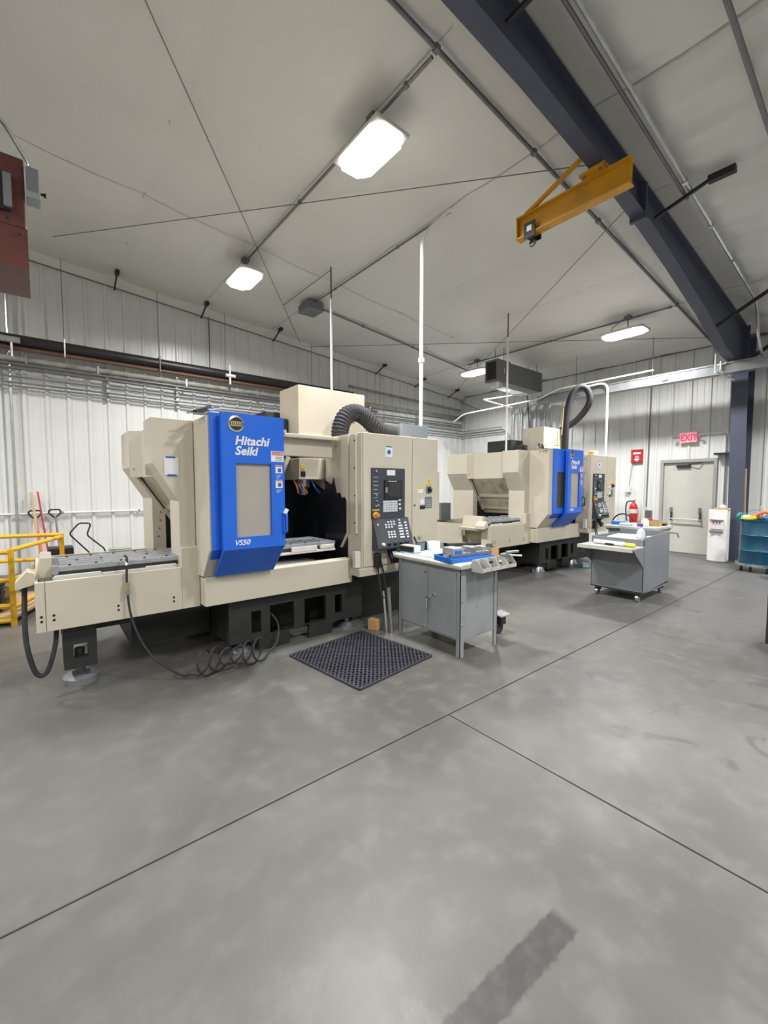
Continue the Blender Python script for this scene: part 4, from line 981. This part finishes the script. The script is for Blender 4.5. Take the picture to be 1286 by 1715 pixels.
# ------------------------------------------------------------------ grey tool cabinet
c = thing('tool_cabinet', 'grey steel two door cabinet on legs next to the rubber mat', 'cabinet', (3.04, 2.78, 0))
CX0, CX1, CY0, CY1 = 2.79, 3.32, 2.385, 3.20
MB().box(CX0 + .01, CX1 - .01, CY0 + .008, CY1 - .01, .145, .78).build('body', 'cab_grey', c, bevel=.004)
for x_, y_ in ((CX0, CY0), (CX1 - .045, CY0), (CX0, CY1 - .045), (CX1 - .045, CY1 - .045)):
    xo = CX0 if x_ == CX0 else CX1; yo = CY0 if y_ == CY0 else CY1
    sx_, sy_ = (1 if x_ == CX0 else -1), (1 if y_ == CY0 else -1)
    MB().box(*sorted((xo, xo + sx_ * .05)), *sorted((yo, yo + sy_ * .006)), 0, .79).box(*sorted((xo, xo + sx_ * .006)), *sorted((yo, yo + sy_ * .045)), 0, .79).build('leg', 'cab_grey', c)
for a_, b_, n_ in ((CY0 + .05, 2.775, 0), (2.782, CY1 - .05, 1)):
    d = MB().box(CX0 - .004, CX0 + .012, a_, b_, .165, .745).build('door', 'cab_grey', c, bevel=.003)
    if n_ == 1: MB().cyl((CX0 - .004, 2.81, .70), .012, -.006, 'x', 10).build('keyhole', 'conduit_grey', d)
    else:
        MB().box(CX0 - .012, CX0 - .004, 2.728, 2.768, .40, .49).build('latch_plate', 'cab_grey', d)
        MB().cyl((CX0 - .004, 2.75, .475), .012, -.045, 'x', 12).build('latch_pivot', 'chrome', d, smooth=True)
        MB().tube([(CX0 - .045, 2.755, .475), (CX0 - .045, 2.760, .375)], .009, 8).build('latch_handle', 'chrome', d, smooth=True)
        MB().lathe([(.017, 0), (.017, -.012), (.010, -.018)], (CX0 - .004, 2.69, .505), 12, 'x').build('lock', 'chrome', d, smooth=True)
MB().prism([(CX0 - .045, .79), (CX1 + .03, .79), (CX1 + .03, .832), (CX0 - .03, .832), (CX0 - .045, .82)], 'y', CY0 - .045, CY1 + .02).build('top', 'cab_top', c, bevel=.006)
for x_, zz in ((2.81, .50), (2.835, .36), (2.81, .29), (3.03, .42), (3.05, .16), (3.29, .62), (2.80, .74)):
    MB().lathe([(.011, 0), (.009, -.006)], (x_, CY0 + (.0 if x_ < 2.84 or x_ > 3.2 else .008), zz), 10, 'y').build('rivet', 'chrome', c, smooth=True)
for i in range(6): MB().cyl((3.27, CY0 + .001, .25 + i * .09), .004, -.003, 'y', 8).build('hole', 'black', c)
ZT = .832
o = tag(MB().obox((2.955, 2.90, ZT + .004), (.30, .50, .008), rz=.08).build('shop_towel', 'light_blue'), 'pale blue cloth sheet spread on the grey cabinet top', 'cloth')
tb_ = thing('gauge_box', 'flat grey instrument box with black edges on cabinet corner', 'box', (2.87, 3.12, ZT + .009))
MB().obox((2.87, 3.11, ZT + .045), (.10, .19, .07), rz=.1).build('body', 'cab_top', tb_, bevel=.003)
MB().obox((2.815, 3.105, ZT + .045), (.006, .17, .05), rz=.1).build('face', 'black', tb_)
MB().obox((2.87, 3.013, ZT + .045), (.085, .006, .055), rz=.1).build('end_face', 'white', tb_)
o = thing('tool_pot', 'grey pot with a black handled brush behind the instrument box', 'pot', (3.02, 3.14, ZT))
MB().lathe([(.045, 0), (.05, .09), (.045, .09), (.04, .02)], (3.03, 3.14, ZT), 16).build('pot', 'grey_box', o, smooth=True)
MB().tube([(3.03, 3.15, ZT + .03), (2.98, 3.18, ZT + .15)], .010, 6).build('brush_handle', 'black', o)
o = thing('tape_roll', 'white paper roll with dark core on the cabinet top', 'roll', (3.17, 3.08, ZT))
MB().lathe([(.066, 0), (.068, .01), (.068, .085), (.064, .095), (.03, .095), (.03, .04)], (3.17, 3.08, ZT), 22).build('roll', 'white', o, smooth=True)
MB().cyl((3.17, 3.08, ZT + .04), .029, .05).build('core', 'conduit_grey', o)
tag(MB().lathe([(.03, 0), (.03, .085), (.02, .09)], (3.12, 3.17, ZT), 14).build('black_can', 'black', smooth=True), 'small black can between the grey pot and white roll', 'can')
# vise in blue tray
vt = thing('vise_tray', 'bright blue tray on cabinet top holding a machine vise', 'tray', (3.05, 2.53, ZT))
RZ = R(-8)
def vb(dx_, dy_, dz_, s, name, mt, par, bevel=.003):
    q = Matrix.Rotation(RZ, 3, 'Z') @ Vector((dx_, dy_, 0)); return MB().obox((3.01 + q.x, 2.53 + q.y, ZT + dz_), s, rz=RZ).build(name, mt, par, bevel=bevel)
vb(0, 0, .008, (.52, .24, .016), 'tray_floor', 'vise_blue', vt)
vb(0, .115, .03, (.52, .012, .045), 'rim', 'vise_blue', vt); vb(0, -.115, .022, (.52, .012, .03), 'rim', 'vise_blue', vt)
vb(-.255, 0, .026, (.012, .24, .04), 'rim', 'vise_blue', vt); vb(.255, 0, .022, (.012, .24, .03), 'rim', 'vise_blue', vt)
vz = thing('machine_vise', 'grey steel machine vise with jaws lying in the blue tray', 'vise', (3.05, 2.53, ZT + .016))
vb(.02, .0, .045, (.46, .13, .055), 'bed', 'steel', vz); vb(-.14, 0, .09, (.12, .15, .06), 'fixed_jaw', 'table_steel', vz); vb(.05, .0, .085, (.06, .14, .06), 'moving_jaw', 'steel', vz)
vb(.13, .02, .085, (.03, .10, .05), 'jaw_plate', 'steel', vz); vb(.20, 0, .08, (.05, .10, .06), 'end_block', 'table_steel', vz); vb(-.22, -.02, .05, (.06, .05, .04), 'lug', 'chrome', vz)
vb(-.14, -.077, .085, (.08, .006, .03), 'blue_label', 'vise_blue', vz)
o = tag(MB().tube([(3.02, 2.74, ZT + .105), (3.40, 2.66, ZT + .10)], .018, 8).build('black_bar', 'black', smooth=True), 'black round bar lying across the back of the machine vise', 'bar')
o = tag(MB().obox((3.16, 2.69, ZT + .045), (.20, .05, .09), rz=-.2).build('steel_block', 'table_steel', bevel=.004), 'dark steel block supporting the black bar on cabinet top', 'block')
o = thing('cardboard_box', 'small open brown cardboard box at the cabinet rear edge', 'box', (3.28, 2.52, ZT))
q = MB(); bxw = .15
for dx_, dy_, sx_, sy_ in ((-.055, 0, .005, .14), (.055, 0, .005, .14), (0, -.07, .11, .005), (0, .07, .11, .005)): q.obox((3.335 + dx_, 2.50 + dy_, ZT + .045), (sx_, sy_, .09))
q.obox((3.335, 2.50, ZT + .003), (.11, .14, .006)); q.build('box', 'cardboard', o)
MB().lathe([(.042, 0), (.045, .04), (.02, .075)], (3.335, 2.50, ZT + .045), 12).build('green_wheel', 'cast_dark', o, smooth=True)
# parts bins hung on the cabinet side
for i in range(4):
    x_ = 2.93 + i * .125
    o = thing('parts_bin', ['first', 'second', 'third', 'fourth'][i] + ' grey parts bin from the cabinet front corner, hung on its side', 'bin', (x_, 2.28, .76), 'grey parts bins on the cabinet side')
    side = [(2.335, .765), (2.335, .865), (2.27, .865), (2.215, .80), (2.215, .765)]
    for s in (-.058, .055): MB().prism(side, 'x', x_ + s, x_ + s + .004).build('side', 'cab_top', o)
    MB().box(x_ - .055, x_ + .055, 2.215, 2.335, .765, .77).build('floor', 'cab_top', o)
    MB().box(x_ - .055, x_ + .055, 2.215, 2.22, .765, .80).build('front_lip', 'cab_top', o)
    MB().box(x_ - .055, x_ + .055, 2.33, 2.335, .765, .865).build('back', 'cab_top', o)
    for k in range(4):
        q = MB().obox((x_ + random.uniform(-.03, .03), random.uniform(2.25, 2.31), .79 + k * .012), (.02, .07, .02), rz=random.uniform(-1, 1), rx=random.uniform(-.5, .5))
        q.build('bit', ('black', 'steel', 'grey_box', 'chrome')[(k + i) % 4], o)
o = tag(MB().tube([(2.90, 2.345, .845), (3.47, 2.345, .845), (3.50, 2.25, .85)], .010, 6).build('bin_rail', 'offwhite'), 'pale rail along the cabinet side carrying the parts bins', 'rail')
o = thing('machinist_clamp', 'bundle of grey steel pieces lying on the rearmost parts bins', 'tools', (3.36, 2.3, .87))
MB().obox((3.30, 2.29, .882), (.16, .035, .022), rz=.15).build('jaw', 'steel', o, bevel=.003); MB().obox((3.36, 2.26, .90), (.14, .03, .02), rz=-.2).build('jaw', 'galv', o, bevel=.003)
o = thing('floor_dolly', 'small dark caster dolly just behind the grey cabinet', 'dolly', (3.62, 2.62, 0))
MB().cyl((3.60, 2.55, .055), .055, .035, 'y', 16).build('wheel', 'rubber', o, smooth=True)
MB().obox((3.62, 2.57, .14), (.09, .10, .10)).build('fork', 'black', o, bevel=.01); MB().obox((3.63, 2.56, .195), (.16, .12, .012), rx=.15).build('plate', 'galv', o)

# ------------------------------------------------------------------ chip cart
c = thing('chip_cart', 'grey sheet metal cart on casters with a front shelf', 'cart', (6.4, 2.4, 0))
AX0, AX1, AY0, AY1 = 5.94, 6.86, 2.06, 2.72
q = MB().box(AX0, AX0 + .012, AY0, AY1, .12, .82).box(AX1 - .012, AX1, AY0, AY1, .12, .87).box(AX0, AX1, AY1 - .012, AY1, .12, .82)
q.build('bin_walls', 'cart_grey', c, bevel=.003)
MB().prism([(AX0, .12), (AX1, .17), (AX1, .87), (AX0, .84)], 'y', AY0, AY0 + .012).build('side_wall', 'cart_grey', c, bevel=.003)
MB().box(AX0, AX1, AY0, AY1, .12, .135).build('floor_pan', 'cart_grey', c)
MB().box(AX0 + .012, AX1 - .012, AY0 + .012, AY1 - .012, .74, .755).build('tray', 'grey_box', c)
sh = MB().box(5.57, AX0, AY0 - .0, AY1 + .02, .715, .735).build('shelf', 'cab_top', c, bevel=.004)
for y_ in (AY0, AY1 - .006): MB().prism([(5.60, .715), (AX0, .715), (AX0, .46)], 'y', y_, y_ + .006).build('gusset', 'cart_grey', sh)
MB().box(5.565, 5.58, AY0, AY1 + .02, .69, .735).build('shelf_lip', 'cab_top', sh)
for x_, y_ in ((6.0, 2.13), (6.02, 2.65), (6.80, 2.13), (6.80, 2.65)):
    cs = MB().box(x_ - .04, x_ + .04, y_ - .03, y_ + .03, .07, .12).build('caster_fork', 'brace_black', c, bevel=.004)
    MB().cyl((x_ - .02, y_ - .016, .045), .045, .032, 'y', 16).build('caster_wheel', 'steel', cs, smooth=True)
o = thing('spray_bottle', 'clear spray bottle with purple trigger standing in the cart', 'bottle', (6.35, 2.25, .755))
MB().lathe([(.05, 0), (.052, .02), (.052, .12), (.04, .15), (.016, .18), (.016, .20)], (6.35, 2.25, .755), 16).build('bottle', 'plastic_clear', o, smooth=True)
MB().lathe([(.053, .05), (.053, .10)], (6.35, 2.25, .755), 16).build('label_band', 'paper', o, smooth=True)
MB().obox((6.34, 2.26, .975), (.03, .07, .04)).build('spray_head', 'purple', o, bevel=.005); MB().obox((6.33, 2.30, .955), (.02, .012, .05)).build('trigger', 'white', o)
tag(MB().lathe([(.01, 0), (.09, .01), (.10, .05), (.06, .09), (.01, .10)], (6.12, 2.32, .757), 14).build('rag_heap', 'white', smooth=True), 'crumpled white rag heap in the cart tray', 'rag')
tag(MB().lathe([(.01, 0), (.05, .005), (.05, .04), (.01, .06)], (6.06, 2.22, .757), 14).build('yellow_sponge', 'yellow_bright', smooth=True), 'yellow sponge beside the white rag heap in the cart', 'sponge')
tag(MB().obox((6.45, 2.5, .78), (.5, .3, .05), rz=.1).build('paper_stack', 'paper', bevel=.006), 'pale crumpled papers at the back of the cart tray', 'paper')
tag(MB().obox((6.62, 2.17, .785), (.22, .10, .05), rz=-.3).build('grey_tool', 'galv', bevel=.01), 'grey metal tool lying by the cart side wall', 'tool')
o = thing('lamp_tube', 'white long bottle with lime green end lying on the cart shelf', 'bottle', (5.76, 2.36, .735))
MB().tube([(5.80, 2.62, .765), (5.74, 2.22, .765)], .028, 10, ).build('tube', 'white', o, smooth=True); MB().tube([(5.75, 2.27, .766), (5.725, 2.09, .76)], .026, 10).build('green_end', 'lime', o, smooth=True)
MB().obox((5.73, 2.40, .752), (.03, .10, .02), rz=-.15).build('black_grip', 'black', o)

# ------------------------------------------------------------------ bench behind the cart
c = thing('work_bench', 'grey steel work bench behind the chip cart', 'bench', (7.7, 2.75, 0))
MB().box(7.35, 8.02, 2.42, 3.10, .10, .80).build('body', 'cab_grey', c, bevel=.004)
MB().box(7.28, 8.06, 2.38, 3.16, .82, .86).build('top', 'cab_top', c, bevel=.004); MB().box(7.32, 8.04, 2.40, 3.12, .79, .82).build('top_frame', 'cart_grey', c)
MB().box(7.33, 7.35, 2.46, 3.06, .52, .76).build('drawer', 'cart_grey', c, bevel=.003)
for x_, y_ in ((7.37, 2.44), (7.98, 2.44), (7.37, 3.06), (7.98, 3.06)): MB().box(x_ - .02, x_ + .02, y_ - .02, y_ + .02, 0, .10).build('foot', 'black', c)
vs_ = thing('bench_vise', 'black bench vise with long bar handle on the bench side', 'vise', (7.5, 2.36, .6))
MB().box(7.40, 7.55, 2.33, 2.42, .62, .80).build('body', 'black', vs_, bevel=.008); MB().tube([(7.45, 2.36, .80), (7.45, 2.14, .795), (7.45, 2.12, .73)], .012, 8).build('handle', 'conduit_grey', vs_, smooth=True)
MB().box(7.42, 7.50, 2.38, 2.42, .18, .30).build('lower_bracket', 'black', vs_)
ZB = .86
o = thing('cardboard_tray', 'shallow brown cardboard tray on the bench top', 'tray', (7.75, 2.62, ZB))
q = MB().obox((7.75, 2.62, ZB + .004), (.18, .30, .008))
for dx_, dy_, sx_, sy_ in ((-.09, 0, .005, .30), (.09, 0, .005, .30), (0, -.15, .18, .005), (0, .15, .18, .005)): q.obox((7.75 + dx_, 2.62 + dy_, ZB + .045), (sx_, sy_, .09))
q.build('tray', 'cardboard', o)
tag(MB().obox((7.77, 2.64, ZB + .06), (.06, .10, .10)).build('red_item', 'red', bevel=.008), 'small red item inside the brown cardboard tray', 'item')
o = thing('grey_box_stand', 'small upright grey box at the back of the bench top', 'box', (7.98, 2.72, ZB)); MB().obox((7.98, 2.72, ZB + .12), (.06, .10, .24)).build('body', 'grey_box', o, bevel=.005); MB().obox((7.948, 2.72, ZB + .13), (.004, .08, .18)).build('front', 'conduit_grey', o)
tag(MB().obox((7.55, 3.02, ZB + .03), (.07, .22, .06), rz=.3).build('blue_drill', 'vise_blue', bevel=.015), 'blue hand tool lying at the left end of bench top', 'tool')
tag(MB().obox((7.48, 2.88, ZB + .02), (.20, .18, .04), rz=.3).build('blue_cloth', 'light_blue', bevel=.012), 'crumpled light blue cloth on the bench top', 'cloth')
tag(MB().lathe([(.04, 0), (.04, .05), (.02, .055)], (7.45, 2.74, ZB), 12).build('white_cup', 'white', smooth=True), 'low white cup on the bench beside light blue cloth', 'cup')
tag(MB().lathe([(.05, 0), (.06, .03), (.05, .10), (.02, .13)], (7.55, 2.62, ZB), 12).build('white_bag', 'white', smooth=True), 'white crumpled bag in front of the cardboard tray', 'bag')
tag(MB().tube(arc((7.62, 2.98, ZB + .01), .17, 0, math.pi, 16, 'yz'), .012, 8).build('black_cable_arch', 'black', smooth=True), 'black cable arching over the left end of the bench', 'cable')
tag(MB().obox((7.9, 2.47, ZB + .02), (.12, .08, .04)).build('dark_block', 'brace_black', bevel=.006), 'dark small block at the right end of bench top', 'block')

# ------------------------------------------------------------------ drums at the right edge
d = thing('steel_drum', 'teal blue steel drum on a wheeled dolly beside the column', 'drum', (9.85, 1.57, 0))
DC = (9.85, 1.57, 0)
prof = [(.285, .14), (.29, .145), (.287, .36), (.295, .375), (.287, .39), (.287, .63), (.295, .645), (.287, .66), (.287, .90)]
MB().lathe(prof, DC, 32).build('shell', 'drum_teal', d, smooth=True)
MB().lathe([(.287, .895), (.298, .90), (.298, .925), (.280, .925), (.278, .88), (.02, .87)], DC, 32).build('rim', 'drum_teal', d, smooth=True)
for zz in (.375, .645): MB().lathe([(.290, zz - .012), (.297, zz), (.290, zz + .012)], DC, 32).build('rolling_hoop', 'drum_teal', d, smooth=True)
dl = thing('drum_dolly', 'galvanised round dolly with casters under the teal drum', 'dolly', (9.85, 1.57, 0))
MB().lathe([(.30, .10), (.33, .105), (.335, .15), (.325, .15), (.32, .125), (.02, .12)], DC, 32).build('ring', 'galv', dl, smooth=True)
for a_ in (0.6, 2.2, 3.7, 5.3):
    x_, y_ = DC[0] + .27 * math.cos(a_), DC[1] + .27 * math.sin(a_)
    w_ = MB().cyl((x_, y_ - .015, .045), .045, .03, 'y', 14).build('caster', 'black', dl, smooth=True)
for i, (dx_, dy_, sz, c_, nm, lb) in enumerate(((-.19, .12, (.08, .16, .06), 'yellow_bright', 'yellow_scrap', 'yellow plastic scrap lying on the drum rim'), (-.10, .20, (.05, .12, .08), 'white', 'white_scrap', 'white crumpled scrap at left side of drum contents'),
        (-.20, -.03, (.10, .12, .05), 'cast_dark', 'dark_scrap', 'dark scrap piece at the drum front rim'), (-.14, -.10, (.14, .10, .06), 'tape_blue', 'blue_scrap', 'blue scrap among the drum contents'), (.0, .02, (.2, .2, .08), 'cardboard', 'brown_scrap', 'brown cardboard scrap in the middle of drum contents'),
        (-.02, -.14, (.12, .14, .10), 'yellow', 'ochre_scrap', 'ochre scrap at the right side of drum contents'))):
    tag(MB().obox((DC[0] + dx_, DC[1] + dy_, .925 + sz[2] / 2 - .01), sz, rz=i * .7, rx=.2 * (i % 3 - 1)).build(nm, c_, bevel=.01), lb, 'scrap')
tag(MB().tube(spline([(9.70, 1.68, .96), (9.72, 1.60, 1.02), (9.76, 1.52, 1.06), (9.80, 1.46, 1.02)], 5), .025, 8).build('copper_pipe', 'tool_orange', smooth=True), 'bent orange pipe sticking out of the teal drum', 'pipe')
tag(MB().tube([(9.82, 1.56, .93), (9.80, 1.57, 1.16)], .022, 8).build('wood_stick', 'cab_top', smooth=True), 'short upright stick standing in the teal drum', 'stick')
tag(MB().tube(spline([(9.70, 1.82, .90), (9.62, 1.86, .96), (9.66, 1.83, 1.02), (9.80, 1.76, .98)], 5), .022, 8).build('green_bag_edge', 'green', smooth=True), 'green bag edge folded over the left drum rim', 'bag')
tag(MB().tube(spline([(9.85, 1.80, 1.0), (9.9, 1.72, 1.08), (9.9, 1.6, 1.07), (9.85, 1.5, 1.0)], 5), .004, 6).build('blue_wire', 'tape_blue', smooth=True), 'thin blue wire looping above the drum contents', 'wire')
o = thing('blue_tub', 'low blue plastic tub at right picture edge beside the drum', 'tub', (9.2, 1.02, 0))
MB().lathe([(.20, .0), (.25, .02), (.27, .30), (.28, .31), (.28, .33), (.25, .33), (.23, .05), (.02, .04)], (9.2, 1.04, 0), 28).build('tub', 'vise_blue', o, smooth=True)
o = thing('dark_cart', 'dark steel cart on casters cut off at the right picture edge', 'cart', (5.3, .4, 0))
MB().box(4.97, 5.6, .05, .725, .10, .60).build('body', 'brace_black', o, bevel=.006)
for x_, y_ in ((5.02, .68), (5.54, .68), (5.02, .10), (5.54, .10)): MB().cyl((x_ - .02, y_ - .015, .05), .05, .03, 'y', 14).build('caster', 'rubber', o, smooth=True)

# ------------------------------------------------------------------ left background: guard rail cart, tools, hand truck
g_ = thing('guard_rail_cart', 'yellow tubular guard rail platform cart behind the near machine', 'cart', (-.6, 6.8, 0))
A, B, C_, D_2 = Vector((-.27, 6.0, 0)), Vector((.20, 7.2, 0)), Vector((-1.2, 7.55, 0)), Vector((-1.55, 6.35, 0))
up = Vector((0, 0, 1))
for p, h in ((A, .83), (B, .86), (C_, .86), (D_2, .83)): MB().tube([p, p + up * h], .036, 4).build('post', 'rail_yellow', g_)
for p, q_, hs_ in ((A, B, (.82, .50, .20)), (B, C_, (.85, .53, .25)), (C_, D_2, (.85, .53, .25)), (D_2, A, (.80, .50, .22, .06))):
    for h in hs_: MB().tube([p + up * h, q_ + up * h], .026, 8).build('rail', 'rail_yellow', g_, smooth=True)
dk = MB().add([A + up * .07, B + up * .07, C_ + up * .07, D_2 + up * .07, A + up * .10, B + up * .10, C_ + up * .10, D_2 + up * .10], [(0, 1, 2, 3), (4, 5, 6, 7), (0, 1, 5, 4), (1, 2, 6, 5), (2, 3, 7, 6), (3, 0, 4, 7)]).build('deck', 'wood', g_)
for p in (A, B, C_, D_2):
    q_ = p * .86 + Vector((-.7, 6.8, 0)) * .14; MB().cyl((q_.x, q_.y - .02, .035), .035, .04, 'y', 12).build('wheel', 'rubber', g_, smooth=True)
o = thing('crate', 'black plastic crate standing on the yellow platform cart', 'crate', (-.55, 6.5, .1))
MB().box(-.95, -.38, 6.3, 6.75, .10, .42).build('body', 'black', o, bevel=.01)
for i in range(3): MB().box(-.97, -.36, 6.28, 6.77, .17 + i * .09, .20 + i * .09).build('rib', 'rubber', o)
tag(MB().box(-.95, -.45, 6.35, 6.7, .435, .56).build('grey_tote', 'cab_grey', bevel=.01), 'grey box on top of the black crate at the left edge', 'box')
tag(bx('pallet_panel', 'wood', None, -1.2, -.28, 6.55, 6.58, .11, .34), 'brown wooden board standing on the yellow cart deck', 'board')
tag(MB().box(.05, .35, 7.6, 7.9, 0, .62).build('black_bin', 'black', bevel=.015), 'black bin behind the yellow guard rail', 'bin')
def dgrip(o_, c_, s, m_):
    MB().tube(rounded([c_ + Vector((0, 0, -.10)), c_ + Vector((-s, 0, -.02)), c_ + Vector((-s * .9, 0, .045)), c_ + Vector((s * .9, 0, .045)), c_ + Vector((s, 0, -.02)), c_ + Vector((0, 0, -.10))], .03), .013, 8).build('grip', m_, o_, smooth=True)
o = thing('shovel', 'shovel with orange shaft and black D grip leaning on left wall', 'shovel', (-.05, 9.2, 0))
MB().tube([(-.075, 9.42, .98), (-.01, 9.22, .25)], .017, 8).build('shaft', 'tool_orange', o, smooth=True); dgrip(o, Vector((-.085, 9.43, 1.04)), .085, 'black')
MB().obox((.0, 9.19, .14), (.24, .02, .30), rx=-.25).build('blade', 'black', o, bevel=.005)
o = thing('shovel', 'shovel with grey shaft and black D grip leaning on left wall', 'shovel', (.2, 9.2, 0))
MB().tube([(.19, 9.42, .98), (.24, 9.22, .25)], .015, 8).build('shaft', 'tool_grey', o, smooth=True); dgrip(o, Vector((.185, 9.43, 1.05)), .085, 'black')
MB().obox((.25, 9.19, .14), (.24, .02, .30), rx=-.25).build('blade', 'tool_grey', o, bevel=.005)
o = thing('broom', 'broom with pale wooden stick leaning on the left wall', 'broom', (-.1, 9.2, 0))
MB().tube([(-.12, 9.46, 1.40), (-.02, 9.26, .12)], .019, 8).build('stick', 'tan_wood', o, smooth=True); MB().obox((-.02, 9.25, .09), (.30, .07, .18)).build('brush', 'tan_wood', o)
o = thing('squeegee', 'floor squeegee with thin dark red stick leaning on left wall', 'squeegee', (.0, 9.2, 0))
MB().tube([(-.035, 9.45, 1.41), (.10, 9.25, .05)], .013, 8).build('stick', 'tool_red', o, smooth=True); MB().obox((.10, 9.24, .04), (.45, .04, .08)).build('head', 'black', o)
o = thing('hand_truck', 'hand truck with bent black tube handle behind the machine table', 'hand truck', (.6, 8.4, 0))
MB().tube(rounded([(.80, 8.50, .46), (.57, 8.50, .70), (.635, 8.50, .89), (.475, 8.50, .905), (.335, 8.50, .735), (.60, 8.50, .40)], .05), .012, 8).build('handle', 'black', o, smooth=True)
MB().tube([(.60, 8.50, .40), (.70, 8.45, .06)], .012, 8).build('frame_tube', 'black', o, smooth=True); MB().tube([(.80, 8.50, .46), (.92, 8.45, .06)], .012, 8).build('frame_tube', 'black', o, smooth=True)
MB().box(.66, .98, 8.25, 8.47, .03, .06).build('toe_plate', 'black', o)
for x_ in (.64, .97): MB().cyl((x_, 8.5, .07), .07, .03, 'x', 16).build('wheel', 'rubber', o, smooth=True)
o = thing('wire_spool', 'grey wire spool behind the near machine table', 'spool', (.98, 8.2, 0))
MB().lathe([(.16, .0), (.16, .03), (.09, .03), (.09, .46), (.16, .46), (.16, .50), (.03, .50)], (.98, 8.05, 0), 20).build('spool', 'galv', o, smooth=True)
